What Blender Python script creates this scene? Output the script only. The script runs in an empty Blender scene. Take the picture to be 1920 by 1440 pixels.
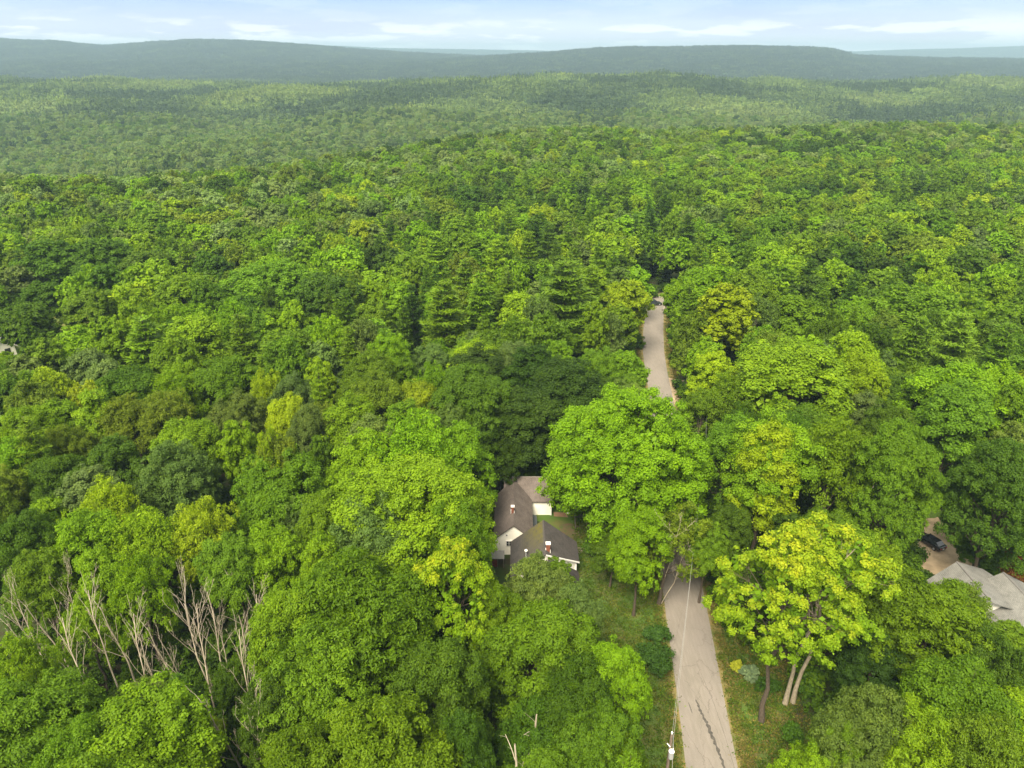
import bpy, math, random
import numpy as np
from mathutils import Vector, Matrix

R_ = math.radians
scn = bpy.context.scene
COL = scn.collection

# ------------------------------------------------------------------ camera
PITCH, FPX, EYE = R_(24.9), 1333.0, 70.0
cam_d = bpy.data.cameras.new("camera")
cam = bpy.data.objects.new("camera", cam_d)
COL.objects.link(cam)
cam.location = (0, 0, EYE)
cam.rotation_euler = (R_(90) - PITCH, 0, 0)
cam_d.sensor_width = 36.0
cam_d.lens = 36.0 * FPX / 1920.0
cam_d.clip_start = 0.5
cam_d.clip_end = 60000
scn.camera = cam
SP, CP = math.sin(PITCH), math.cos(PITCH)


def unproj(px, py, z=0.0):
    u = (px - 960) / FPX
    v = (py - 720) / FPX
    d = (EYE - z) / (SP + v * CP)
    return d * u, d * (CP - v * SP), d


def proj(x, y, z):
    dz = z - EYE
    f = y * CP - dz * SP
    up = y * SP + dz * CP
    return 960 + FPX * x / f, 720 - FPX * up / f, f


# ------------------------------------------------------------------ light
SUN_EL, SUN_AZ = 52.0, -22.0          # azimuth measured from behind the camera towards its right
SKY_STR, SUN_STR, EXPOSURE = 0.15, 2.65, 2.14
world = bpy.data.worlds.new("World")
scn.world = world
world.use_nodes = True
wn, wl = world.node_tree.nodes, world.node_tree.links
wn.clear()
sky = wn.new("ShaderNodeTexSky")
sky.sky_type = 'NISHITA'
sky.sun_disc = False
sky.sun_elevation = R_(SUN_EL)
sky.sun_rotation = R_(180 - SUN_AZ)
sky.altitude = 300
sky.air_density = 1.0
sky.dust_density = 0.6
sky.ozone_density = 1.6
tc = wn.new("ShaderNodeTexCoord")
sep = wn.new("ShaderNodeSeparateXYZ")
wl.new(tc.outputs['Generated'], sep.inputs[0])
mp = wn.new("ShaderNodeMapping")
mp.inputs['Scale'].default_value = (11.0, 11.0, 75.0)
mp.inputs['Location'].default_value = (1.3, 0.2, 0.35)
wl.new(tc.outputs['Generated'], mp.inputs[0])
nz = wn.new("ShaderNodeTexNoise")
nz.inputs['Scale'].default_value = 1.0
nz.inputs['Detail'].default_value = 6
nz.inputs['Roughness'].default_value = 0.55
wl.new(mp.outputs[0], nz.inputs['Vector'])
cr = wn.new("ShaderNodeMapRange")
cr.inputs[1].default_value = 0.515
cr.inputs[2].default_value = 0.575
wl.new(nz.outputs['Fac'], cr.inputs[0])
# low cumulus band just over the hills, thin veil above
band = wn.new("ShaderNodeMapRange")
band.inputs[1].default_value = 0.040
band.inputs[2].default_value = 0.024
band.inputs[3].default_value = 0.10
band.inputs[4].default_value = 1.0
wl.new(sep.outputs['Z'], band.inputs[0])
mm = wn.new("ShaderNodeMath"); mm.operation = 'MULTIPLY'
wl.new(cr.outputs[0], mm.inputs[0]); wl.new(band.outputs[0], mm.inputs[1])
# thin overcast: bluish low down, its unseen upper part whitened to fill shadows
mp2 = wn.new("ShaderNodeMapping"); mp2.inputs['Scale'].default_value = (1.5, 1.5, 14)
wl.new(tc.outputs['Generated'], mp2.inputs[0])
nz2 = wn.new("ShaderNodeTexNoise"); nz2.inputs['Scale'].default_value = 1.6; nz2.inputs['Detail'].default_value = 5
wl.new(mp2.outputs[0], nz2.inputs['Vector'])
veil = wn.new("ShaderNodeMapRange")
veil.inputs[1].default_value = 0.35; veil.inputs[2].default_value = 0.75
veil.inputs[3].default_value = 0.93; veil.inputs[4].default_value = 1.0
wl.new(nz2.outputs['Fac'], veil.inputs[0])
mix1 = wn.new("ShaderNodeMix"); mix1.data_type = 'RGBA'
hi_ = wn.new("ShaderNodeMapRange")
hi_.inputs[1].default_value = 0.07; hi_.inputs[2].default_value = 0.30
wl.new(sep.outputs['Z'], hi_.inputs[0])
cover = wn.new("ShaderNodeMix"); cover.data_type = 'RGBA'
lo_ = wn.new("ShaderNodeMapRange"); lo_.inputs[1].default_value = 0.005; lo_.inputs[2].default_value = 0.075
wl.new(sep.outputs['Z'], lo_.inputs[0])
lowc = wn.new("ShaderNodeMix"); lowc.data_type = 'RGBA'
lowc.inputs[6].default_value = (1.60, 1.50, 1.72, 1)
lowc.inputs[7].default_value = (0.38, 0.74, 1.72, 1)
wl.new(lo_.outputs[0], lowc.inputs[0]); wl.new(lowc.outputs[2], cover.inputs[6])
cover.inputs[7].default_value = (2.7, 2.7, 2.45, 1)
wl.new(hi_.outputs[0], cover.inputs[0]); wl.new(cover.outputs[2], mix1.inputs[7])
wl.new(veil.outputs[0], mix1.inputs[0]); wl.new(sky.outputs[0], mix1.inputs[6])
mix2 = wn.new("ShaderNodeMix"); mix2.data_type = 'RGBA'
mix2.inputs[7].default_value = (2.2, 2.15, 2.2, 1)
wl.new(mm.outputs[0], mix2.inputs[0]); wl.new(mix1.outputs[2], mix2.inputs[6])
bg = wn.new("ShaderNodeBackground")
bg.inputs['Strength'].default_value = SKY_STR
wl.new(mix2.outputs[2], bg.inputs['Color'])
wo = wn.new("ShaderNodeOutputWorld")
wl.new(bg.outputs[0], wo.inputs['Surface'])

sun_d = bpy.data.lights.new("sun", 'SUN')
sun_d.energy = SUN_STR
sun_d.angle = R_(28)
sun_d.color = (1.0, 0.91, 0.74)
sun = bpy.data.objects.new("sun", sun_d)
COL.objects.link(sun)
_sd = Vector((math.sin(R_(SUN_AZ)) * math.cos(R_(SUN_EL)), -math.cos(R_(SUN_AZ)) * math.cos(R_(SUN_EL)), math.sin(R_(SUN_EL))))
sun.rotation_euler = _sd.to_track_quat('Z', 'Y').to_euler()

scn.view_settings.view_transform = 'Standard'
scn.view_settings.look = 'None'
scn.view_settings.exposure = EXPOSURE
scn.view_settings.gamma = 1.0
scn.view_settings.use_curve_mapping = False
scn.render.engine = 'CYCLES'
cy = scn.cycles
cy.max_bounces = 6
cy.diffuse_bounces = 3
cy.glossy_bounces = 2
cy.transmission_bounces = 3
cy.volume_bounces = 1
cy.transparent_max_bounces = 4
cy.caustics_reflective = False
cy.caustics_refractive = False
try:
    cy.use_denoising = True
    cy.denoiser = 'OPENIMAGEDENOISE'
except Exception:
    pass


# ------------------------------------------------------------------ tags
def tag(o, label=None, cat=None, group=None, kind=None):
    if label: o['label'] = label
    if cat: o['category'] = cat
    if group: o['group'] = group
    if kind: o['kind'] = kind
    return o


def empty(name, loc, rz=0.0):
    o = bpy.data.objects.new(name, None)
    COL.objects.link(o)
    o.location = loc
    o.rotation_euler = (0, 0, rz)
    o.empty_display_size = 0.5
    return o


def link(name, me, parent=None, mat=None):
    o = bpy.data.objects.new(name, me)
    COL.objects.link(o)
    if parent: o.parent = parent
    if mat and not me.materials: me.materials.append(mat)
    return o


# ------------------------------------------------------------------ materials
def nodes(name):
    m = bpy.data.materials.new(name)
    m.use_nodes = True
    nt = m.node_tree
    nt.nodes.clear()
    out = nt.nodes.new("ShaderNodeOutputMaterial")
    return m, nt, out


def rgb_mul(nt, col_socket, fac_socket):
    mx = nt.nodes.new("ShaderNodeVectorMath"); mx.operation = 'SCALE'
    nt.links.new(col_socket, mx.inputs[0]); nt.links.new(fac_socket, mx.inputs['Scale'])
    return mx.outputs[0]


def map_range(nt, sock, a, b, c, d):
    n = nt.nodes.new("ShaderNodeMapRange")
    n.inputs[1].default_value = a; n.inputs[2].default_value = b
    n.inputs[3].default_value = c; n.inputs[4].default_value = d
    nt.links.new(sock, n.inputs[0])
    return n.outputs[0]


def mix_col(nt, fac, a, b):
    n = nt.nodes.new("ShaderNodeMix"); n.data_type = 'RGBA'
    for s, v in ((0, fac), (6, a), (7, b)):
        if isinstance(v, (int, float)): n.inputs[s].default_value = v
        elif isinstance(v, tuple): n.inputs[s].default_value = v + (1,) if len(v) == 3 else v
        else: nt.links.new(v, n.inputs[s])
    return n.outputs[2]


def noise(nt, scale, detail=4, coord='Object', rough=0.55, vscale=None):
    t = nt.nodes.new("ShaderNodeTexCoord")
    src = t.outputs[coord]
    if vscale:
        mpn = nt.nodes.new("ShaderNodeMapping")
        mpn.inputs['Scale'].default_value = vscale
        nt.links.new(src, mpn.inputs[0]); src = mpn.outputs[0]
    n = nt.nodes.new("ShaderNodeTexNoise")
    n.inputs['Scale'].default_value = scale; n.inputs['Detail'].default_value = detail
    n.inputs['Roughness'].default_value = rough
    nt.links.new(src, n.inputs['Vector'])
    return n.outputs['Fac']


def leaf_mat(name, source, trans=0.38, yellow=None):
    """leaf colour = the tree's own colour x small per-leaf and per-clump variation"""
    m, nt, out = nodes(name)
    if source == 'OBJECT':
        oi = nt.nodes.new("ShaderNodeObjectInfo"); base = oi.outputs['Color']
    else:
        at = nt.nodes.new("ShaderNodeAttribute"); at.attribute_type = 'INSTANCER'; at.attribute_name = 'tint'
        base = at.outputs['Color']
    cv = nt.nodes.new("ShaderNodeAttribute"); cv.attribute_type = 'GEOMETRY'; cv.attribute_name = 'cv'
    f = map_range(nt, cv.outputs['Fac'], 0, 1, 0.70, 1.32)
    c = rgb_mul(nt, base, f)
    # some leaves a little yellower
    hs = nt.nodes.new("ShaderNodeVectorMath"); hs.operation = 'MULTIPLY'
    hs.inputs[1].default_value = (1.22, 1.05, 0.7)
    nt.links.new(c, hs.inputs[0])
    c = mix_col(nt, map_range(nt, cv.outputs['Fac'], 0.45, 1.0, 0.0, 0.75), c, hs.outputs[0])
    if yellow:
        yl = nt.nodes.new("ShaderNodeAttribute"); yl.attribute_type = 'GEOMETRY'; yl.attribute_name = 'yl'
        c = mix_col(nt, yl.outputs['Fac'], c, yellow)
    p = nt.nodes.new("ShaderNodeBsdfPrincipled")
    p.inputs['Roughness'].default_value = 0.55
    p.inputs['Specular IOR Level'].default_value = 0.10
    nt.links.new(c, p.inputs['Base Color'])
    t = nt.nodes.new("ShaderNodeBsdfTranslucent")
    tw = nt.nodes.new("ShaderNodeVectorMath"); tw.operation = 'MULTIPLY'
    tw.inputs[1].default_value = (1.12, 1.28, 0.6)
    nt.links.new(c, tw.inputs[0]); nt.links.new(tw.outputs[0], t.inputs['Color'])
    mx = nt.nodes.new("ShaderNodeMixShader"); mx.inputs[0].default_value = trans
    nt.links.new(p.outputs[0], mx.inputs[1]); nt.links.new(t.outputs[0], mx.inputs[2])
    nt.links.new(mx.outputs[0], out.inputs['Surface'])
    return m


def simple_mat(name, a, b=None, scale=1.0, rough=0.8, detail=5, lo=0.35, hi=0.65, vscale=None, spec=0.3,
               bump=0.0, metallic=0.0, coat=0.0):
    m, nt, out = nodes(name)
    p = nt.nodes.new("ShaderNodeBsdfPrincipled")
    p.inputs['Roughness'].default_value = rough
    p.inputs['Specular IOR Level'].default_value = spec
    p.inputs['Metallic'].default_value = metallic
    p.inputs['Coat Weight'].default_value = coat
    if b is None: b = tuple(x * 0.8 for x in a)
    n = noise(nt, scale, detail, vscale=vscale)
    nt.links.new(mix_col(nt, map_range(nt, n, lo, hi, 0, 1), a, b), p.inputs['Base Color'])
    if bump:
        bp = nt.nodes.new("ShaderNodeBump"); bp.inputs['Strength'].default_value = bump
        bp.inputs['Distance'].default_value = 0.05
        nt.links.new(n, bp.inputs['Height']); nt.links.new(bp.outputs[0], p.inputs['Normal'])
    nt.links.new(p.outputs[0], out.inputs['Surface'])
    return m


LEAF = leaf_mat("leaf_broad", 'OBJECT')
LEAF_Y = leaf_mat("leaf_yellowing", 'OBJECT', yellow=(0.35, 0.37, 0.012))
NEEDLE = leaf_mat("needle", 'OBJECT', trans=0.25)
LEAF_I = leaf_mat("leaf_forest", 'INSTANCER')
BARK = simple_mat("bark", (0.10, 0.075, 0.05), (0.045, 0.035, 0.025), 3.0, 0.9, vscale=(6, 6, 1), bump=0.5)
BARK_PALE = simple_mat("bark_pale", (0.36, 0.30, 0.21), (0.20, 0.165, 0.11), 2.0, 0.85, vscale=(5, 5, 1), bump=0.3)
DEADWOOD = simple_mat("dead_wood", (0.44, 0.38, 0.28), (0.26, 0.21, 0.15), 1.3, 0.85, vscale=(4, 4, 0.6))


# ------------------------------------------------------------------ mesh helpers
def np_mesh(name, V, F, attrs=None, mat=None, smooth=False):
    """V (n,3), F (m,4) quads"""
    me = bpy.data.meshes.new(name)
    n, m = len(V), len(F)
    k = F.shape[1]
    me.vertices.add(n); me.vertices.foreach_set('co', np.ascontiguousarray(V, dtype=np.float32).ravel())
    me.loops.add(m * k); me.loops.foreach_set('vertex_index', np.ascontiguousarray(F, dtype=np.int32).ravel())
    me.polygons.add(m); me.polygons.foreach_set('loop_start', np.arange(0, m * k, k, dtype=np.int32))
    if smooth: me.polygons.foreach_set('use_smooth', np.ones(m, dtype=bool))
    for an, av in (attrs or {}).items():
        a = me.attributes.new(an, 'FLOAT', 'POINT'); a.data.foreach_set('value', np.ascontiguousarray(av, dtype=np.float32))
    me.update(calc_edges=True)
    if mat: me.materials.append(mat)
    return me


def norm(a):
    return a / np.maximum(np.linalg.norm(a, axis=-1, keepdims=True), 1e-9)


def leaf_cards(C, N, L, W, rng, cv, fold=0.25):
    """rhombic leaf cards centred at C, facing N"""
    n = len(C)
    r = norm(rng.normal(size=(n, 3)))
    T = norm(np.cross(N, r)); B = np.cross(N, T)
    s = rng.uniform(0.75, 1.3, (n, 1))
    L = L * s; W = W * s
    V = np.empty((n, 4, 3))
    V[:, 0] = C + T * L - N * L * fold
    V[:, 1] = C + B * W
    V[:, 2] = C - T * L - N * L * fold
    V[:, 3] = C - B * W
    F = np.arange(n * 4).reshape(n, 4)
    return V.reshape(-1, 3), F, np.repeat(cv, 4)


def sphere_dirs(n, rng, jitter=0.35):
    i = np.arange(n) + 0.5
    ph = np.arccos(1 - 2 * i / n); th = math.pi * (1 + 5 ** 0.5) * i
    d = np.stack([np.cos(th) * np.sin(ph), np.sin(th) * np.sin(ph), np.cos(ph)], 1)
    return norm(d + rng.normal(size=(n, 3)) * jitter / math.sqrt(n) * 2.0)


def tube_arrays(pts, rad, sides=6):
    pts = np.asarray(pts, float); rad = np.asarray(rad, float)
    n = len(pts)
    tan = np.gradient(pts, axis=0); tan = norm(tan)
    ref = np.array([0.31, 0.17, 0.93]) if abs(tan[0][2]) < 0.8 else np.array([1.0, 0.1, 0.0])
    u = norm(np.cross(tan, ref)); v = np.cross(tan, u)
    a = np.linspace(0, 2 * math.pi, sides, endpoint=False)
    ring = pts[:, None, :] + rad[:, None, None] * (u[:, None, :] * np.cos(a)[None, :, None] + v[:, None, :] * np.sin(a)[None, :, None])
    V = ring.reshape(-1, 3)
    F = []
    for i in range(n - 1):
        for j in range(sides):
            k = (j + 1) % sides
            F.append((i * sides + j, i * sides + k, (i + 1) * sides + k, (i + 1) * sides + j))
    return V, np.array(F)


class Acc:
    def __init__(s): s.V = []; s.F = []; s.n = 0; s.A = {}

    def add(s, V, F, **at):
        s.V.append(V); s.F.append(F + s.n); s.n += len(V)
        for k, v in at.items(): s.A.setdefault(k, []).append(v)

    def tube(s, pts, rad, sides=6): s.add(*tube_arrays(pts, rad, sides))

    def mesh(s, name, mat, smooth=False):
        if not s.V: return None
        A = {k: np.concatenate(v) for k, v in s.A.items()}
        return np_mesh(name, np.concatenate(s.V), np.concatenate(s.F), A, mat, smooth)


def bent(a, b, rng, k=5, amp=0.06, sag=0.0):
    a, b = np.asarray(a, float), np.asarray(b, float)
    t = np.linspace(0, 1, k)[:, None]
    L = np.linalg.norm(b - a)
    off = rng.normal(size=(k, 3)) * amp * L * (np.sin(math.pi * t))
    P = a + (b - a) * t + off
    P[:, 2] += sag * L * np.sin(math.pi * t[:, 0])
    return P


# ------------------------------------------------------------------ broadleaf tree meshes (unit: metres at scale 1)
def broadleaf(seed, H=21.0, R=6.0, base=0.30, top_bias=0.0, lobes=22, lobe_r=0.40, clumps=12, clump_r=0.95, leaves=205,
              leaf=(0.145, 0.095), jitter=0.45, core=70, gap=0.0, shape=1.0, trunk_r=0.32, yellow=False, mat=None,
              trunk=True, trunks=((0, 0),), lean=(0, 0), tuft=0.0, bark=None, zlow=-0.55, sag=0.0):
    rng = np.random.default_rng(seed)
    crown, wood = Acc(), Acc()
    zb = H * base
    hc = H - zb
    cz = zb + hc * 0.46                       # centre of the crown
    az = hc * 0.50
    D = sphere_dirs(lobes, rng, 0.9)
    D = D[D[:, 2] > zlow]
    lr = R * lobe_r
    centres = []
    for d in D:
        if rng.random() < gap: continue
        w = 1.0
        if shape != 1.0:                      # taper the top (oval / pointed) or the bottom
            w = 1.0 - (shape - 1.0) * max(0, d[2]) * 0.6
        rr = rng.uniform(0.80, 1.06)
        l = lr * rng.uniform(0.66, 1.32)
        p = np.array([d[0] * (R - l * 0.75) * rr * w, d[1] * (R - l * 0.75) * rr * w, d[2] * max(az - l * 0.7, 0.5) * rng.uniform(0.9, 1.08)])
        p[0] += lean[0] * (p[2] / az * 0.5 + 0.5); p[1] += lean[1] * (p[2] / az * 0.5 + 0.5)
        p[2] += cz - sag * (d[0] ** 2 + d[1] ** 2) * R * 0.3
        centres.append((p, l, d))
    # filling lobes near the centre keep the crown closed
    nin = max(3, int(lobes * 0.26))
    for _ in range(nin):
        if rng.random() < gap * 0.7: continue
        d = norm(rng.normal(size=3))
        p = np.array([d[0] * R * 0.35, d[1] * R * 0.35, cz + az * (0.25 + 0.35 * rng.random())])
        p[0] += lean[0] * 0.5; p[1] += lean[1] * 0.5
        centres.append((p, lr * 1.05, np.array([d[0] * 0.3, d[1] * 0.3, 0.9])))
    for p, l, d in centres:
        nc = max(3, int(clumps * (l / lr) ** 2))
        cd = sphere_dirs(int(nc * 1.7), rng, 0.9)
        out = norm(d * np.array([1, 1, 0.8]) + np.array([0, 0, 0.45]))
        keep = (cd @ out) > -0.25
        cd = cd[keep]
        cc = p + cd * l * rng.uniform(0.68, 1.18, (len(cd), 1)) * np.array([1, 1, 0.92])
        tone = rng.random()
        for q, c1 in zip(cc, cd):
            cr_ = clump_r * rng.uniform(0.5, 1.35)
            n = max(6, int(leaves * (cr_ / clump_r) ** 2))
            dd = norm(rng.normal(size=(n, 3)))
            o2 = norm(c1 * 0.8 + np.array([0, 0, 0.55]))
            fl = (dd @ o2) < -0.15
            dd[fl] = -dd[fl]
            rad = cr_ * (rng.random((n, 1)) ** 0.42) * np.where(rng.random((n, 1)) < .16, 1.38, 1.0)
            flat = np.array([1, 1, 0.82])
            if tuft:                          # spiky sprays (oak)
                k = 9
                ax = norm(rng.normal(size=(k, 3)) + o2 * 1.2)
                pick = ax[rng.integers(0, k, n)]
                dd = norm(pick + rng.normal(size=(n, 3)) * 0.28)
                rad = cr_ * (0.35 + tuft * rng.random((n, 1)) ** 0.6)
            C = q + dd * rad * flat
            N = norm(dd + rng.normal(size=(n, 3)) * jitter + np.array([0, 0, 0.45]))
            ctone = rng.random()
            cv = np.clip(0.22 * tone + 0.36 * ctone + 0.42 * rng.random(n), 0, 1)
            V, F, c4 = leaf_cards(C, N, leaf[0], leaf[1], rng, cv)
            at = dict(cv=c4)
            if yellow:
                hgt = (q[2] - zb) / hc
                outr = min(1.0, np.linalg.norm((q - np.array([0, 0, cz])) / np.array([R, R, az])))
                # how far this bunch has turned: outermost, uppermost bunches first
                y0 = np.clip((hgt * 0.8 + outr * 0.7 - 0.75) * 1.5, 0, 1) * (0.45 + 0.75 * rng.random())
                tipf = np.clip((dd[:, 2] * 0.6 + 0.55), 0, 1)
                at['yl'] = np.repeat(np.clip(y0 * tipf * rng.uniform(0.4, 1.2, n) * yellow, 0, 1), 4)
            crown.add(V, F, **at)
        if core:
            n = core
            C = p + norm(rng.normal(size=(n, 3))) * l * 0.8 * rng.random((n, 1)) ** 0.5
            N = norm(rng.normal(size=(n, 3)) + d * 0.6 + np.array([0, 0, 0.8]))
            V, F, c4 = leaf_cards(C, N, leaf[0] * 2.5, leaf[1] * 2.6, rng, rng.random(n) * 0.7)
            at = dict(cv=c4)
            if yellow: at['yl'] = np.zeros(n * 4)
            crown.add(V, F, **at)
    if trunk:
        tops = []
        for (tx, ty) in trunks:
            z1 = zb + hc * 0.55
            P = bent((tx, ty, -0.4), (tx * 0.5 + lean[0] * 0.4, ty * 0.5 + lean[1] * 0.4, z1), rng, 8, 0.018)
            rr = trunk_r / math.sqrt(len(trunks)) * np.linspace(1, 0.42, 8); rr[0] *= 1.45; rr[1] *= 1.08
            wood.tube(P, rr, 8)
            tops.append(P)
        for i, (p, l, d) in enumerate(centres):
            P = tops[i % len(tops)]
            f = min(0.98, max(0.38, (p[2] - 1.5 - l) / (P[-1][2]) * 0.9))
            ix = f * 7; i0 = int(ix); s = P[i0] + (P[min(i0 + 1, 7)] - P[i0]) * (ix - i0)
            r0 = trunk_r * 0.30 * (1.1 - f * 0.5)
            B = bent(s, p, rng, 5, 0.05, 0.06)
            wood.tube(B, np.linspace(r0, r0 * 0.3, 5), 5)
            for _ in range(3):
                e = p + norm(rng.normal(size=3) + d) * l * 0.8
                wood.tube(bent(B[3], e, rng, 3, 0.08), np.linspace(r0 * 0.4, r0 * 0.12, 3), 4)
    A = np.concatenate(crown.V)
    kz = H / np.percentile(A[:, 2], 99.6)
    rad_ = np.hypot(A[:, 0] - lean[0] * .7, A[:, 1] - lean[1] * .7); kr = R / np.percentile(rad_, 96)
    for acc in (crown, wood):
        for v in acc.V: v[:, 2] *= kz; v[:, 0] *= kr; v[:, 1] *= kr
    return crown.mesh("crown", mat), wood.mesh("trunk", bark or BARK, True)


def pine(seed, H=24.0, R=4.6, base=0.18, levels=22, per=5, tufts=6, cards=20, card=(0.34, 0.07), mat=None, trunk=True,
         power=0.8, up=0.12, layered=1.0, tuft_r=0.62):
    rng = np.random.default_rng(seed)
    crown, wood = Acc(), Acc()
    bend = rng.normal(size=2) * 0.25
    def axis(z): t = z / H; return np.array([bend[0] * t * t, bend[1] * t * t, z])
    for i in range(levels):
        t = (i + rng.uniform(-0.2, 0.2)) / levels
        z = H * (base + (1 - base) * t) * 0.985
        prof = (1 - t) ** power * (0.72 + 0.28 * math.sin(i * 2.1 + seed)) * min(1.0, 0.55 + t * 2.2)
        L0 = R * prof + 0.35
        n = per if t < 0.85 else max(3, per - 1)
        a0 = rng.random() * 6.28
        for j in range(n):
            if rng.random() < 0.07: continue
            a = a0 + 6.283 * j / n + rng.normal() * 0.22
            L = L0 * rng.uniform(0.72, 1.18)
            s = axis(z)
            rise = up * (0.5 + t * 2.4) + rng.normal() * 0.05
            e = s + np.array([math.cos(a) * L, math.sin(a) * L, L * rise])
            B = bent(s, e, rng, 5, 0.03, -0.08)
            if trunk and L > 0.8:
                wood.tube(B, np.linspace(0.055, 0.015, 5), 4)
            nt_ = max(2, int(round(tufts * L / R + 1)))
            dirh = np.array([math.cos(a), math.sin(a), 0.0]); side = np.array([-math.sin(a), math.cos(a), 0.0])
            for k in range(nt_):
                f = 0.30 + 0.72 * (k + 0.5) / nt_ if L > 1.2 else 0.25 + 0.75 * k / max(1, nt_ - 1)
                c = B[0] + (B[-1] - B[0]) * f
                spread = 0.34 * L * (1.1 - abs(f - 0.6)) * layered
                for sgn in ((0,) if L < 1.0 else (-1, 0, 1)):
                    q = c + side * sgn * spread * rng.uniform(0.6, 1.2) + np.array([0, 0, rng.normal() * 0.07])
                    m = int(cards * rng.uniform(0.7, 1.2))
                    dd = norm(rng.normal(size=(m, 3)) * np.array([1, 1, 0.45]) + dirh * 0.5 + np.array([0, 0, 0.35]))
                    C = q + dd * tuft_r * rng.random((m, 1)) * np.array([1, 1, 0.55])
                    T = norm(dd + rng.normal(size=(m, 3)) * 0.35)
                    N = norm(np.cross(T, rng.normal(size=(m, 3)))); N[N[:, 2] < 0] *= -1
                    N = norm(N + np.array([0, 0, 0.6])); Bv = norm(np.cross(N, T))
                    sc = rng.uniform(0.7, 1.25, (m, 1))
                    V = np.empty((m, 4, 3))
                    V[:, 0] = C + T * card[0] * sc; V[:, 1] = C + Bv * card[1] * sc
                    V[:, 2] = C - T * card[0] * sc; V[:, 3] = C - Bv * card[1] * sc
                    cv = np.clip(0.5 * rng.random() + 0.5 * rng.random(m), 0, 1)
                    crown.add(V.reshape(-1, 3), np.arange(m * 4).reshape(m, 4), cv=np.repeat(cv, 4))
    if trunk:
        P = np.array([axis(z) for z in np.linspace(-0.4, H * 0.97, 9)])
        P[0][2] = -0.4
        wood.tube(P, np.linspace(0.30, 0.04, 9), 7)
    return crown.mesh("crown", mat), wood.mesh("trunk", BARK, True)


def bare_tree(seed, H=16.0, stems=2, spread=0.16, rad=0.15, lean=(0, 0), depth=4, twigs=1.0, upright=0.75):
    """leafless tree: long rising limbs that fork into fine twigs"""
    rng = np.random.default_rng(seed)
    wood, tw = Acc(), Acc()

    def grow(p, d, L, r, lev):
        k = 5 if lev < 2 else 4
        pts = [p]; dirs = d
        for i in range(k):
            dirs = norm(dirs + rng.normal(size=3) * 0.10 + np.array([0, 0, 0.05 * upright]))
            pts.append(pts[-1] + dirs * L / k)
        pts = np.array(pts)
        tgt = wood if lev == 0 else tw
        tgt.tube(pts, np.linspace(r, r * (0.45 if lev else 0.3), k + 1), 6 if lev == 0 else (5 if lev == 1 else 3))
        if lev >= depth: return
        n = {0: int(13 * twigs), 1: int(5 * twigs), 2: 3, 3: 2}.get(lev, 2)
        for j in range(n):
            f = rng.uniform(0.36 if lev == 0 else 0.2, 1.0)
            ix = f * k; i0 = min(int(ix), k - 1); q = pts[i0] + (pts[i0 + 1] - pts[i0]) * (ix - i0)
            perp = norm(np.cross(dirs, rng.normal(size=3)))
            nd = norm(dirs * upright + perp * rng.uniform(0.45, 1.0) + np.array([0, 0, 0.2]))
            rr = max(0.012, r * (1 - f * 0.6) * 0.38)
            grow(q, nd, L * rng.uniform(0.17, 0.36) * (1.15 - 0.4 * f if lev == 0 else 1), rr, lev + 1)

    for s in range(stems):
        a = rng.random() * 6.28
        d = norm(np.array([math.cos(a) * spread + lean[0], math.sin(a) * spread + lean[1], 1.0]))
        grow(np.array([math.cos(a) * 0.25, math.sin(a) * 0.25, -0.3]), d, H * rng.uniform(0.8, 1.0), rad * rng.uniform(0.8, 1.1), 0)
    return tw.mesh("branches", DEADWOOD, False), wood.mesh("trunk", DEADWOOD, True)


# ------------------------------------------------------------------ terrain
def sstep(x): x = np.clip(x, 0, 1); return x * x * (3 - 2 * x)


RIDGE_A = dict(y0=5200., w=2300., back=2500., px=[-400, 0, 60, 100, 150, 190, 215, 240, 300, 370, 450, 520, 600, 680, 760, 900, 1100, 1300],
               py=[82, 73, 76, 76, 82, 85, 84, 82, 78, 74, 75.5, 80, 86, 93, 98, 105, 112, 118])
RIDGE_B = dict(y0=4500., w=1900., back=2200., px=[800, 960, 1040, 1100, 1180, 1240, 1300, 1350, 1420, 1480, 1530, 1560, 1585, 1602, 1750, 2000, 2300],
               py=[112, 103, 97.5, 92, 88, 88.5, 88, 86, 86, 88, 89, 91.5, 98, 104, 109, 112, 112])
RIDGE_C = dict(y0=9800., w=3000., back=3000., px=[-400, 300, 560, 640, 720, 860, 1000, 1080, 1300, 1590, 1700, 1800, 1860, 1920, 2300],
               py=[100, 92, 84.5, 87, 91, 93, 95.5, 97, 103, 98, 93.5, 91.5, 89, 87, 90])


def undul(x, y, seed, wl, n=5):
    rng = np.random.default_rng(seed); z = 0
    for i in range(n):
        a = rng.random() * 6.283; w = wl * rng.uniform(0.5, 1.6); ph = rng.random() * 6.283
        z = z + np.sin((x * math.cos(a) + y * math.sin(a)) * 6.283 / w + ph) * (w / wl)
    return z / n


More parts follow.
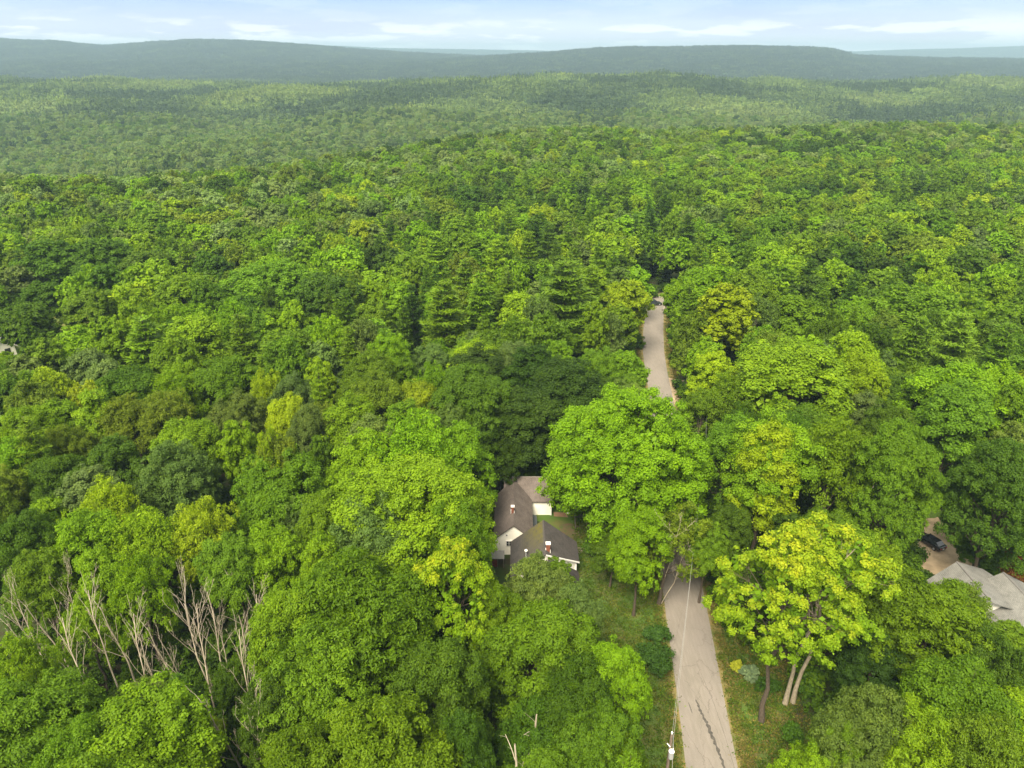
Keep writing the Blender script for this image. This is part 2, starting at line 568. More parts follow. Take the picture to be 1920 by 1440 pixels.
def zt(x, y):
    x = np.asarray(x, float); y = np.asarray(y, float)
    ys = np.maximum(y, 1.0)
    t = np.clip(x / ys, -0.9, 0.9)
    dc = np.interp(t, [-.7, -.35, -.15, 0, .1, .7], [350, 370, 430, 520, 580, 590]) + undul(x, y * 0.2, 61, 260) * 75
    z = -42 * sstep((ys - dc) / 230)
    z = z + 34 * sstep((ys - 800) / 850)
    z = z - 36 * sstep((ys - 1850) / 700)
    far = sstep((ys - dc) / 300)
    z = z + far * (undul(x, y, 3, 380) * 13 + undul(x, y, 5, 900) * 15)
    kn = np.exp(-(((x - 330) / 130) ** 2 + ((y - 1750) / 160) ** 2))
    z = z + 15 * kn
    for R in (RIDGE_A, RIDGE_B, RIDGE_C):
        pxs = np.array(R['px'], float); pys = np.array(R['py'], float)
        v = (pys - 720) / FPX; u = (pxs - 960) / FPX
        tt = u / (CP - v * SP); el = -(SP + v * CP) / (CP - v * SP)
        e = np.interp(x / ys, tt, el)
        top = EYE + e * R['y0'] - 18 + undul(x, y, 11, 500) * 2.5
        s = sstep((ys - (R['y0'] - R['w'])) / R['w']) * (1 - sstep((ys - R['y0'] - 150) / R['back']))
        ramp = s * (1 + 0.10 * undul(x, y, 21, 900) * (1 - s))
        z = np.where(top > z, z + (top - z) * ramp, z)
    return z


def ztf(x, y): return float(zt(np.array([x]), np.array([y]))[0])


def build_ground():
    radii = np.concatenate([[0.0], np.geomspace(12, 300, 26), np.geomspace(310, 14500, 150)])
    th = np.concatenate([np.linspace(-62, 62, 249), np.linspace(62, 298, 60)[1:-1]])
    A, Rr = np.meshgrid(np.radians(th), radii[1:])
    X = np.sin(A) * Rr; Y = np.cos(A) * Rr
    Z = zt(X, Y)
    nr, na = X.shape
    V = np.concatenate([[[0, 0, 0]], np.stack([X.ravel(), Y.ravel(), Z.ravel()], 1)])
    F = []
    for i in range(nr - 1):
        a = 1 + i * na
        for j in range(na):
            k = (j + 1) % na
            F.append((a + j, a + k, a + na + k, a + na + j))
    tri = [(0, 1 + (j + 1) % na, 1 + j) for j in range(na)]
    me = bpy.data.meshes.new("ground")
    me.from_pydata(V.tolist(), [], [f[::-1] for f in F] + tri)
    me.update()
    m, nt, out = nodes("forest_floor")
    p = nt.nodes.new("ShaderNodeBsdfPrincipled"); p.inputs['Roughness'].default_value = 0.95
    p.inputs['Specular IOR Level'].default_value = 0.1
    n1 = noise(nt, 0.35, 8); n2 = noise(nt, 0.012, 6, rough=0.7)
    near = mix_col(nt, map_range(nt, n1, 0.40, 0.6, 0, 1), (0.035, 0.030, 0.015), (0.035, 0.060, 0.014))
    farc = mix_col(nt, map_range(nt, n2, 0.35, 0.65, 0, 1), (0.030, 0.060, 0.016), (0.055, 0.095, 0.022))
    t = nt.nodes.new("ShaderNodeTexCoord"); s = nt.nodes.new("ShaderNodeVectorMath"); s.operation = 'LENGTH'
    nt.links.new(t.outputs['Object'], s.inputs[0])
    nt.links.new(mix_col(nt, map_range(nt, s.outputs['Value'], 300, 1200, 0, 1), near, farc), p.inputs['Base Color'])
    nt.links.new(p.outputs[0], out.inputs['Surface'])
    o = link("ground", me, None, m); tag(o, kind='structure')
    for pl in me.polygons: pl.use_smooth = True
    return o


build_ground()

# ------------------------------------------------------------------ road, verges, lawn, drive
ROAD = [(16.6, 22.2, 30), (18.8, 24.4, 52.2), (19.9, 25.5, 62.1), (21.1, 26.9, 74.6), (22.1, 27.9, 84), (24.6, 30.2, 104), (28.6, 33.9, 128),
        (31.0, 36.2, 144), (32.3, 37.6, 157), (33.9, 39.4, 170.5), (36.6, 42.2, 186.1), (39.3, 44.9, 199.6), (41.2, 46.8, 209),
        (43.4, 49.6, 215), (48, 56, 220), (57, 66, 225), (72, 84, 229)]


def resample(rows, n=120):
    a = np.array(rows, float); t = np.linspace(0, 1, len(a)); tt = np.linspace(0, 1, n)
    return np.stack([np.interp(tt, t, a[:, i]) for i in range(a.shape[1])], 1)


def strip(name, L, Rr, z, mat, thick=0.0):
    """sheet between two polylines (n,2)"""
    n = len(L)
    V = np.concatenate([np.c_[L, np.full(n, z)], np.c_[Rr, np.full(n, z)]])
    if True:
        V[:, 2] += np.maximum(zt(V[:, 0], V[:, 1]), -50)
    F = np.array([(i, n + i, n + i + 1, i + 1) for i in range(n - 1)])
    me = np_mesh(name, V, F, None, mat)
    o = link(name, me); tag(o, kind='structure')
    return o


rr = resample(ROAD)
Lp, Rp = rr[:, [0, 2]], rr[:, [1, 2]]

# asphalt: pale weathered, greyer near the camera, with cracks, patches and one oily streak
m, nt, out = nodes("asphalt")
p = nt.nodes.new("ShaderNodeBsdfPrincipled"); p.inputs['Roughness'].default_value = 0.85
p.inputs['Specular IOR Level'].default_value = 0.25
big = noise(nt, 0.16, 4, vscale=(1.6, 0.5, 1)); fine = noise(nt, 9.0, 5); mid = noise(nt, 1.3, 5, vscale=(2.2, 0.35, 1))
c = mix_col(nt, map_range(nt, big, 0.38, 0.62, 0, 1), (0.200, 0.175, 0.148), (0.172, 0.152, 0.124))
c = mix_col(nt, map_range(nt, mid, 0.42, 0.66, 0, 0.55), c, (0.235, 0.203, 0.172))
c = mix_col(nt, map_range(nt, fine, 0.3, 0.7, 0, 0.35), c, (0.12, 0.10, 0.085))
t = nt.nodes.new("ShaderNodeTexCoord")
wv = nt.nodes.new("ShaderNodeTexNoise"); wv.inputs['Scale'].default_value = 0.9; wv.inputs['Detail'].default_value = 5
nt.links.new(t.outputs['Object'], wv.inputs['Vector'])
ad = nt.nodes.new("ShaderNodeVectorMath"); ad.operation = 'MULTIPLY_ADD'
ad.inputs[1].default_value = (1.6, 1.6, 0)
nt.links.new(wv.outputs['Color'], ad.inputs[0]); nt.links.new(t.outputs['Object'], ad.inputs[2])
mpv = nt.nodes.new("ShaderNodeMapping"); mpv.inputs['Scale'].default_value = (0.42, 0.13, 1)
nt.links.new(ad.outputs[0], mpv.inputs[0])
vo = nt.nodes.new("ShaderNodeTexVoronoi"); vo.feature = 'DISTANCE_TO_EDGE'; vo.inputs['Scale'].default_value = 1.0
nt.links.new(mpv.outputs[0], vo.inputs['Vector'])
crk = map_range(nt, vo.outputs['Distance'], 0.002, 0.012, 0.45, 0.0)
sep2 = nt.nodes.new("ShaderNodeSeparateXYZ"); nt.links.new(t.outputs['Object'], sep2.inputs[0])
cm = nt.nodes.new("ShaderNodeMath"); cm.operation = 'MULTIPLY'
nt.links.new(crk, cm.inputs[0]); nt.links.new(map_range(nt, sep2.outputs['Y'], 62, 78, 1.0, 0.25), cm.inputs[1])
c = mix_col(nt, cm.outputs[0], c, (0.075, 0.06, 0.05))
nt.links.new(c, p.inputs['Base Color']); nt.links.new(p.outputs[0], out.inputs['Surface'])
ASPHALT = m
STAIN = simple_mat("tar_patch", (0.045, 0.040, 0.034), (0.085, 0.075, 0.062), 4.0, 0.7)
DRYGRASS = simple_mat("dry_verge", (0.17, 0.13, 0.045), (0.075, 0.088, 0.020), 0.55, 0.95, 8, 0.42, 0.62)
GRASS = simple_mat("lawn_grass", (0.050, 0.090, 0.010), (0.085, 0.085, 0.022), 0.33, 0.95, 9, 0.44, 0.66, bump=0.4)
GRASS2 = simple_mat("meadow_grass", (0.09, 0.13, 0.02), (0.14, 0.13, 0.035), 0.3, 0.95, 9, 0.42, 0.62)  # lighter, yellower grass of the meadow
GRAVEL = simple_mat("gravel", (0.34, 0.255, 0.16), (0.22, 0.165, 0.10), 0.5, 0.95, 9, 0.38, 0.62, bump=0.4)

strip("road", Lp, Rp, 0.016, ASPHALT)


def rough_edge(P, side, w, seed, amp=0.45):
    rng = np.random.default_rng(seed); n = len(P)
    k = np.convolve(rng.normal(size=n + 6), np.ones(4) / 4, 'same')[3:3 + n]
    q = P.copy(); q[:, 0] += side * (w + amp * k); return q


strip("left_verge", rough_edge(Lp, -1, 1.15, 1), Lp + [0.03, 0], 0.008, DRYGRASS)
strip("right_verge", Rp - [0.03, 0], rough_edge(Rp, 1, 1.3, 2), 0.008, DRYGRASS)


def sheet(name, pts, z, mat, seed=0, wob=0.5):
    """irregular ground patch: fan of a wobbly outline"""
    rng = np.random.default_rng(seed)
    out_ = []
    for i, a in enumerate(pts):
        b = pts[(i + 1) % len(pts)]
        n = max(2, int(math.dist(a, b) / 1.0))
        for k in range(n):
            t_ = k / n
            out_.append((a[0] + (b[0] - a[0]) * t_ + rng.normal() * wob * 0.4, a[1] + (b[1] - a[1]) * t_ + rng.normal() * wob * 0.4))
    me = bpy.data.meshes.new(name)
    n = len(out_)
    area = sum(out_[i][0] * out_[(i + 1) % n][1] - out_[(i + 1) % n][0] * out_[i][1] for i in range(n))
    if area < 0: out_.reverse()
    me.from_pydata([(q[0], q[1], z) for q in out_], [], [tuple(range(n))]); me.update()
    o = link(name, me, None, mat); tag(o, kind='structure'); return o


sheet("lawn", [(9, 38), (17.2, 38), (18.5, 52), (20.8, 74), (22, 88), (17, 100), (6, 101), (2, 99), (9, 92), (9.5, 78), (8, 70), (10, 55)], 0.004, GRASS, 1)
sheet("side_lawn", [(-6, 88), (-3, 88), (-2.6, 104), (-7, 108), (-9, 97)], 0.004, GRASS, 2)
sheet("roadside_grass", [(24, 38), (35, 38), (34, 52), (33, 62), (30.5, 72), (27.6, 72), (26, 60)], 0.004, GRASS, 3)
sheet("garden_bed", [(7.2, 92.8), (9.3, 91.8), (12, 92.6), (12.2, 94.8), (9.5, 96.6), (7.6, 96)], 0.010, simple_mat("soil_bed", (0.10, 0.06, 0.035), (0.06, 0.075, 0.02), 1.2, 0.95, 6), 4, 0.5)
sheet("paving", [(7.0, 98.4), (9.3, 98.0), (9.2, 99.4), (7.0, 99.6)], 0.010, simple_mat("clay_paving", (0.24, 0.135, 0.075), (0.17, 0.11, 0.06), 1.5), 5, 0.1)
sheet("path", [(8.0, 89.3), (10.6, 88.6), (11.4, 89.9), (8.6, 90.6)], 0.010, simple_mat("stone_path", (0.26, 0.22, 0.15), (0.19, 0.15, 0.1), 1.5), 6, 0.2)
sheet("driveway", [(61.2, 83.5), (62.6, 89.5), (66.5, 93.5), (68.0, 98), (71.0, 98), (70.6, 93), (69.6, 88), (69.5, 84), (66, 82), (62, 82.5)], 0.010, GRAVEL, 7, 0.5)
sheet("drive_grass", [(57, 84), (60, 93), (66, 101), (76, 100), (75, 86), (70, 80), (60, 80)], 0.004, GRASS, 8, 0.8)
sheet("gravel_turnout", [(35.4, 141), (36.2, 155), (39, 154), (44, 150), (44, 147), (39.5, 145), (37.5, 139)], 0.012, GRAVEL, 9, 0.5)
sheet("gravel_patch", [(45.8, 200), (46.0, 214), (49.5, 214), (50, 205)], 0.012, simple_mat("pale_gravel", (0.42, 0.36, 0.27), (0.3, 0.25, 0.18), 1), 10, 0.4)
sheet("meadow", [(-140, 186), (-119, 185), (-118, 203), (-140, 205)], 0.004, GRASS2, 11, 1.0)
sheet("yard", [(-142, 158), (-118, 162), (-120, 184), (-142, 184)], 0.004, GRASS, 12, 1.0)
# tar patch and streak on the asphalt (ragged outlines, x along lane)
def streak(name, pts, seed, wmax):
    rng = np.random.default_rng(seed); a = np.array(pts, float); n = 46
    t_ = np.linspace(0, 1, n); c_ = np.stack([np.interp(t_, np.linspace(0, 1, len(a)), a[:, k]) for k in (0, 1)], 1)
    env = np.sin(math.pi * np.clip(t_ * .98 + .01, 0, 1)) ** .5
    wl_ = env * wmax * rng.uniform(.15, 1.0, n); wr_ = env * wmax * rng.uniform(.15, 1.0, n)
    strip(name, c_ - np.c_[wl_, np.zeros(n)], c_ + np.c_[wr_, np.zeros(n)], 0.021, STAIN)


streak("tar_streak", [(21.95, 61.2), (22.15, 59.6), (22.5, 57.6), (22.75, 55.4), (22.9, 53.4), (22.95, 51.4)], 13, .30)
streak("tar_spot", [(21.0, 60.8), (21.1, 59.2)], 14, .09)
streak("tar_patch", [(23.1, 51.0), (23.3, 48.6)], 15, .15)
streak("tar_seam", [(23.4, 66.5), (24.0, 60.5), (24.1, 56.0), (24.0, 50.0)], 16, .03)

# ------------------------------------------------------------------ hard-surface helpers
WHITE = simple_mat("cream_paint", (0.82, 0.78, 0.68), (0.75, 0.71, 0.61), 0.8, 0.6)
TRIM = simple_mat("white_trim", (0.75, 0.72, 0.66), (0.68, 0.65, 0.6), 1.0, 0.5)
BRICK = simple_mat("brick", (0.20, 0.065, 0.035), (0.13, 0.05, 0.03), 5.0, 0.85)
GLASS = simple_mat("window_glass", (0.02, 0.025, 0.03), (0.03, 0.035, 0.04), 1.0, 0.1, spec=0.6)
METAL = simple_mat("grey_metal", (0.35, 0.35, 0.34), (0.25, 0.25, 0.25), 2.0, 0.5)
WOOD = simple_mat("weathered_wood", (0.17, 0.145, 0.12), (0.09, 0.075, 0.06), 2.0, 0.9, vscale=(1, 1, 6))


def shingle(name, a, b, moss=None, moss_box=None):
    m, nt, out = nodes(name)
    p = nt.nodes.new("ShaderNodeBsdfPrincipled"); p.inputs['Roughness'].default_value = 0.9
    p.inputs['Specular IOR Level'].default_value = 0.2
    t = nt.nodes.new("ShaderNodeTexCoord")
    br = nt.nodes.new("ShaderNodeTexBrick")
    br.inputs['Scale'].default_value = 1.0; br.inputs['Brick Width'].default_value = 0.33; br.inputs['Row Height'].default_value = 0.15
    br.inputs['Mortar Size'].default_value = 0.012
    br.inputs['Color1'].default_value = a + (1,); br.inputs['Color2'].default_value = b + (1,)
    br.inputs['Mortar'].default_value = tuple(x * 0.5 for x in b) + (1,)
    mp_ = nt.nodes.new("ShaderNodeMapping"); mp_.inputs['Rotation'].default_value = (0, 0, R_(90))
    nt.links.new(t.outputs['Object'], mp_.inputs[0]); nt.links.new(mp_.outputs[0], br.inputs['Vector'])
    n = noise(nt, 0.8, 6, vscale=(1, 1, 1)); n2 = noise(nt, 5.0, 4, vscale=(1, 2.5, 1))
    c = mix_col(nt, map_range(nt, n, 0.35, 0.7, 0, 0.5), br.outputs['Color'], tuple(x * 1.35 for x in a))
    c = mix_col(nt, map_range(nt, n2, 0.45, 0.75, 0, 0.5), c, tuple(x * 0.6 for x in b))
    if moss:
        sp = nt.nodes.new("ShaderNodeSeparateXYZ"); nt.links.new(t.outputs['Object'], sp.inputs[0])
        fx = map_range(nt, sp.outputs['X'], moss_box[0], moss_box[1], 0, 1)
        fx2 = map_range(nt, sp.outputs['X'], moss_box[1] + 0.05, moss_box[1] + 0.3, 1, 0)
        fy = map_range(nt, sp.outputs['Y'], moss_box[2], moss_box[3], 0, 1)
        a1 = nt.nodes.new("ShaderNodeMath"); a1.operation = 'MULTIPLY'
        nt.links.new(fx, a1.inputs[0]); nt.links.new(fy, a1.inputs[1])
        a2 = nt.nodes.new("ShaderNodeMath"); a2.operation = 'MULTIPLY'
        nt.links.new(a1.outputs[0], a2.inputs[0]); nt.links.new(fx2, a2.inputs[1])
        a3 = nt.nodes.new("ShaderNodeMath"); a3.operation = 'MULTIPLY'
        nt.links.new(a2.outputs[0], a3.inputs[0]); nt.links.new(map_range(nt, noise(nt, 1.6, 7, rough=0.7), 0.36, 0.56, 0.2, 1), a3.inputs[1])
        c = mix_col(nt, a3.outputs[0], c, moss)
    nt.links.new(c, p.inputs['Base Color']); nt.links.new(p.outputs[0], out.inputs['Surface'])
    return m


ROOF_W = shingle("brown_shingle", (0.135, 0.110, 0.095), (0.105, 0.085, 0.073))
ROOF_M = shingle("dark_shingle", (0.075, 0.066, 0.060), (0.055, 0.050, 0.046), (0.095, 0.085, 0.012), (1.0, 4.3, 80.5, 85.5))
ROOF_G = shingle("grey_shingle", (0.165, 0.16, 0.145), (0.13, 0.127, 0.115))
ROOF_S = simple_mat("old_felt_roof", (0.09, 0.10, 0.085), (0.06, 0.065, 0.055), 1.0)


def prism(name, bottom, top, mat, parent=None):
    """closed solid between two matching polygons"""
    n = len(bottom)
    me = bpy.data.meshes.new(name)
    me.from_pydata([tuple(map(float, q)) for q in list(bottom) + list(top)], [],
                   [tuple(range(n))[::-1], tuple(range(n, 2 * n))] + [(i, (i + 1) % n, n + (i + 1) % n, n + i) for i in range(n)])
    me.update()
    return link(name, me, parent, mat)


def slab(name, pts, th, mat, parent=None):
    return prism(name, [(a, b, c_ - th) for a, b, c_ in pts], pts, mat, parent)


def multi(name, solids, mat, parent=None):
    V, F = [], []
    for b, t_ in solids:
        n = len(b); o = len(V); V += list(b) + list(t_)
        F += [tuple(o + i for i in range(n))[::-1], tuple(o + n + i for i in range(n))] + [(o + i, o + (i + 1) % n, o + n + (i + 1) % n, o + n + i) for i in range(n)]
    me = bpy.data.meshes.new(name); me.from_pydata([tuple(map(float, v)) for v in V], [], F); me.update()
    return link(name, me, parent, mat)


def boxs(x0, y0, z0, x1, y1, z1):
    return ([(x0, y0, z0), (x1, y0, z0), (x1, y1, z0), (x0, y1, z0)], [(x0, y0, z1), (x1, y0, z1), (x1, y1, z1), (x0, y1, z1)])


def gable_x(name_w, x0, x1, xr, y0, y1, ze0, ze1, zr, mat, parent):
    """body whose ridge runs along y: pentagon extruded"""
    b = [(x0, y0, 0), (x1, y0, 0), (x1, y0, ze1), (xr, y0, zr), (x0, y0, ze0)]
    return prism(name_w, b, [(q[0], y1, q[2]) for q in b], mat, parent)


def cyl(name, x, y, z0, z1, r0, r1, mat, parent, sides=10):
    V, F = tube_arrays([(x, y, z0), (x, y, z1)], [r0, r1], sides)
    n = sides
    me = bpy.data.meshes.new(name)
    me.from_pydata([tuple(v) for v in V], [], [tuple(f) for f in F] + [tuple(range(n))[::-1], tuple(range(n, 2 * n))]); me.update()
    return link(name, me, parent, mat)


# ------------------------------------------------------------------ farmhouse
fh = empty("farmhouse", (0, 0, 0))
tag(fh, "cream farmhouse with dark shingle roofs and brick chimneys among the tall trees", "house")
# rear wing: ridge along the view
gable_x("wall", -2.45, 2.95, 0.25, 88.35, 99.5, 3.1, 3.1, 5.35, WHITE, fh)
rf = slab("roof", [(-2.85, 88.1, 3.02), (-2.85, 99.7, 3.02), (0.25, 101.2, 5.62), (0.25, 88.1, 5.62)], 0.16, ROOF_W, fh)
rf2 = slab("roof", [(3.3, 88.1, 3.02), (0.25, 88.1, 5.62), (0.25, 101.2, 5.62), (3.3, 98.9, 3.02)], 0.16, ROOF_W, fh)
# back block: ridge across
b = [(-1.1, 98.75, 0), (-1.1, 104.6, 0), (-1.1, 104.6, 2.9), (-1.1, 101.6, 5.45), (-1.1, 98.75, 2.9)]
prism("wall", b, [(6.55, q[1], q[2]) for q in b], WHITE, fh)
slab("roof", [(-1.35, 98.45, 2.82), (6.85, 98.45, 2.82), (6.85, 101.6, 5.66), (-1.35, 101.6, 5.66)], 0.16, ROOF_W, fh)
slab("roof", [(-1.35, 101.6, 5.66), (6.85, 101.6, 5.66), (6.85, 104.9, 2.82), (-1.35, 104.9, 2.82)], 0.16, ROOF_W, fh)
multi("ridge_trim", [boxs(-1.36, 101.52, 5.60, 6.86, 101.70, 5.70)], simple_mat("ridge_cap", (0.22, 0.19, 0.165)), fh)
# main house: ridge along the view, its front wall set at a slant
prism("wall", [(0.1, 79.5, 0), (4.7, 79.7, 0), (9.35, 83.1, 0), (9.35, 87.3, 0), (0.1, 87.3, 0)],
      [(0.1, 79.5, 3.1), (4.7, 79.7, 6.75), (9.35, 83.1, 3.1), (9.35, 87.3, 3.1), (0.1, 87.3, 3.1)], WHITE, fh)
b = [(0.1, 87.2, 3.05), (9.35, 87.2, 3.05), (4.7, 87.2, 6.7)]
prism("wall", b, [(q[0], 84.0, q[2]) for q in b], WHITE, fh)
mr = slab("roof", [(-0.25, 79.3, 2.98), (-0.25, 87.6, 2.98), (4.7, 87.6, 7.02), (4.7, 79.5, 7.02)], 0.18, ROOF_M, fh)
mr2 = slab("roof", [(4.7, 79.55, 7.02), (4.7, 87.6, 7.02), (9.8, 87.6, 2.98), (9.8, 83.0, 2.98)], 0.18, ROOF_M, fh)
multi("rake_trim", [([(4.72, 79.40, 6.80), (4.72, 79.52, 6.80), (9.82, 82.97, 2.76), (9.82, 82.85, 2.76)],
                     [(4.72, 79.40, 7.00), (4.72, 79.52, 7.00), (9.82, 82.97, 2.96), (9.82, 82.85, 2.96)])], TRIM, fh)
# low front ell
b = [(0.9, 76.2, 0), (9.3, 76.2, 0), (9.3, 76.2, 1.55), (4.9, 76.2, 5.9), (0.9, 76.2, 2.4)]
prism("wall", b, [(q[0], 79.35 if q[0] < 5 else 80.1, q[2]) for q in b], WHITE, fh)
slab("roof", [(4.9, 75.9, 6.25), (5.0, 79.75, 6.35), (9.7, 82.95, 1.25), (9.9, 75.9, 1.25)], 0.16, ROOF_M, fh)
slab("roof", [(0.5, 75.9, 2.3), (0.5, 79.3, 2.3), (4.9, 79.4, 6.3), (4.9, 75.9, 6.25)], 0.16, ROOF_M, fh)
# gable window of the wing, four panes
wn_ = multi("window", [boxs(-0.95, 88.22, 1.70, 0.05, 88.34, 2.72)], TRIM, fh)
multi("pane", [boxs(-0.83 + i * 0.42, 88.17, 1.80 + k * 0.44, -0.83 + i * 0.42 + 0.34, 88.215, 1.80 + k * 0.44 + 0.36) for i in (0, 1) for k in (0, 1)], GLASS, wn_)
vent = multi("gable_vent", [boxs(-0.93, 88.2, 3.62, -0.70, 88.34, 3.84)], METAL, fh)
# corner boards
multi("corner_board", [boxs(-2.53, 88.27, 0, -2.33, 88.47, 3.0)], TRIM, fh)
multi("corner_board", [boxs(9.22, 82.93, 0, 9.42, 83.13, 2.7)], TRIM, fh)
multi("corner_board", [boxs(6.42, 98.64, 0, 6.60, 98.84, 2.8)], TRIM, fh)


def chimney(x, y, z0, z1, w):
    ch = multi("chimney", [boxs(x - w, y - w * .8, z0, x + w, y + w * .8, z1)], BRICK, fh)
    q = w + 0.06; k = w * .8 + 0.06; i = w * 0.80; j = w * 0.52
    multi("cap", [boxs(x - q, y - k, z1, x + q, y - j, z1 + 0.16), boxs(x - q, y + j, z1, x + q, y + k, z1 + 0.16),
                  boxs(x - q, y - j + .002, z1 + .002, x - i, y + j - .002, z1 + 0.158), boxs(x + i, y - j + .002, z1 + .002, x + q, y + j - .002, z1 + 0.158)], TRIM, ch)
    multi("flue", [boxs(x - i + .01, y - j + .01, z1 + .001, x + i - .01, y + j - .01, z1 + 0.03)], simple_mat("dark_flue_hole", (0.01, 0.01, 0.01)), ch)  # black plate stands in for the dark hole of the flue
    multi("flashing", [boxs(x - w - .07, y - w * .8 - .05, z0 + 0.45, x - w - .003, y - w * .8 + 0.35, z0 + 1.0)], TRIM, ch)
    multi("flashing", [boxs(x + w + .003, y - w * .8 - .05, z0 + 0.25, x + w + .07, y - w * .8 + 0.35, z0 + 0.8)], TRIM, ch)
    return ch


chimney(0.10, 91.6, 5.0, 6.6, 0.22)
chimney(5.05, 80.75, 6.1, 7.9, 0.28)
# roof vents
v1 = cyl("roof_vent", 2.0, 82.0, 4.5, 5.75, 0.09, 0.09, METAL, fh)
cyl("vent_cap", 2.0, 82.0, 5.75, 5.85, 0.26, 0.20, TRIM, v1)
v2 = cyl("roof_vent", 2.05, 80.9, 4.5, 5.35, 0.06, 0.06, METAL, fh)
cyl("vent_cap", 2.05, 80.9, 5.35, 5.47, 0.22, 0.16, TRIM, v2)
cyl("vent_pipe", 1.65, 80.3, 4.2, 5.3, 0.06, 0.06, TRIM, fh)
# bulkhead of grey board in the corner of the wing
multi("bulkhead", [([(2.96, 92.5, 0), (4.1, 92.5, 0), (4.1, 98.0, 0), (2.96, 98.0, 0)], [(2.96, 92.5, 0.9), (4.1, 92.5, 0.35), (4.1, 98.0, 0.35), (2.96, 98.0, 0.9)])],
      simple_mat("slate_board", (0.10, 0.115, 0.12), (0.08, 0.09, 0.1)), fh)

# open wood shed behind the wing
ws = empty("wood_shed", (-2.9, 105.6, 0)); tag(ws, "small dark open-fronted wood shed behind the farmhouse's left corner", "shed")
slab("roof", [(-1.05, -1.25, 1.95), (1.05, -1.25, 1.95), (1.05, 1.25, 2.5), (-1.05, 1.25, 2.5)], 0.08, ROOF_S, ws)
multi("back_wall", [boxs(-0.95, 0.95, 0, 0.95, 1.05, 2.35)], WOOD, ws)
multi("side_wall", [boxs(-0.98, -0.95, 0, -0.90, 0.94, 1.98)], WOOD, ws)
multi("side_wall", [boxs(0.90, -0.95, 0, 0.98, 0.94, 1.98)], WOOD, ws)
for sx in (-0.94, 0.94): multi("post", [boxs(sx - .06, -1.10, 0, sx + .06, -0.98, 1.93)], simple_mat("post_grey", (0.2, 0.19, 0.16)), ws)
rng = np.random.default_rng(5)
pile = []
for i in range(16):
    x = -0.7 + (i % 8) * 0.2; z = (i // 8) * 0.22; y = -1.5 + rng.normal() * 0.08
    pile.append(boxs(x - .08, y, z, x + .08, y + 0.45, z + 0.2))
pl = multi("wood_pile", pile, simple_mat("cut_wood", (0.30, 0.19, 0.10), (0.15, 0.07, 0.04), 6.0), None)
pl.location = (-2.9, 105.6, 0.02); tag(pl, "heap of split logs in front of the dark wood shed", "firewood")
br_ = multi("wheelbarrow_tray", [([(-.3, -.4, .35), (.3, -.4, .35), (.22, .3, .3), (-.22, .3, .3)], [(-.38, -.5, .62), (.38, -.5, .62), (.3, .4, .58), (-.3, .4, .58)])],
            simple_mat("red_enamel", (0.35, 0.03, 0.02)), None)
wb = empty("wheelbarrow", (-1.75, 104.0, 0.004)); tag(wb, "small red wheelbarrow by the logs at the shed corner", "wheelbarrow")
br_.name = "tray"; br_.parent = wb
V, F = tube_arrays([(-.04, .55, .18), (.04, .55, .18)], [.18, .18], 10)
link("wheel", np_mesh("wheel", V, F, None, simple_mat("rubber", (0.02, 0.02, 0.02))), wb)
for s in (-1, 1):
    V, F = tube_arrays([(s * .05, .55, .18), (s * .28, -.3, .34), (s * .3, -1.0, .55)], [.025] * 3, 5)
    link("handle", np_mesh("handle", V, F, None, WOOD), wb)
    V, F = tube_arrays([(s * .22, -.3, .36), (s * .24, -.42, .0)], [.02] * 2, 5)
    link("leg", np_mesh("leg", V, F, None, METAL), wb)

# firewood rack by the front of the wing
wr = empty("firewood_rack", (-2.15, 86.0, 0)); tag(wr, "grey-roofed firewood rack with red-brown logs below the white gable", "rack")
slab("roof", [(-1.0, -0.85, 1.75), (1.0, -0.85, 1.75), (1.0, 0.75, 2.05), (-1.0, 0.75, 2.05)], 0.08, simple_mat("grey_felt", (0.20, 0.19, 0.17)), wr)
for sx in (-0.9, 0.0, 0.9):
    for sy in (-0.7, 0.6): multi("post", [boxs(sx - .05, sy - .05, 0, sx + .05, sy + .05, 1.72)], WOOD, wr)
logs = []
for k in range(6):
    for i in range(4): logs.append(boxs(-0.82 + i * .20, -0.64, 0.08 + k * .22, -0.66 + i * .20, 0.50, 0.26 + k * .22))
lg = multi("firewood", logs, simple_mat("red_logs", (0.26, 0.05, 0.035), (0.12, 0.04, 0.03), 5.0), None)
lg.location = (-2.15, 86.0, 0); tag(lg, "stacked red-brown firewood under the grey rack roof by the gable", "firewood")

# things in the yard
bench = empty("garden_table", (14.0, 97.4, 0.004), R_(-8)); tag(bench, "white-topped garden table standing on the lawn under the big round maple", "table")
multi("table_top", [boxs(-0.75, -0.35, 0.72, 0.75, 0.35, 0.78)], TRIM, bench)
for sx in (-0.65, 0.65):
    for sy in (-0.26, 0.26): multi("leg", [boxs(sx - .04, sy - .04, 0, sx + .04, sy + .04, 0.72)], METAL, bench)
post = empty("lamp_post", (9.1, 99.3, 0.004)); tag(post, "short white post with a bent arm at the edge of the clay paving", "post")
V, F = tube_arrays([(0, 0, 0), (0, 0, 1.0), (-.05, .1, 1.5), (-.2, .25, 1.75)], [.07, .06, .05, .05], 7)
link("pole", np_mesh("pole", V, F, None, TRIM), post)
multi("foot", [boxs(-.1, -.25, 0, .5, .05, .1)], TRIM, post)
arb = empty("garden_arbor", (11.2, 95.6, 0.004)); tag(arb, "thin grey timber arbor over the garden bed beside the farmhouse", "arbor")
for x in (-0.9, 0.9):
    for y in (-0.6, 0.6): multi("post", [boxs(x - .05, y - .05, 0, x + .05, y + .05, 2.1)], WOOD, arb)
for i in range(5): multi("slat", [boxs(-1.1, -0.6 + i * .3 - .03, 2.1, 1.1, -0.6 + i * .3 + .03, 2.17)], WOOD, arb)
rng = np.random.default_rng(9)
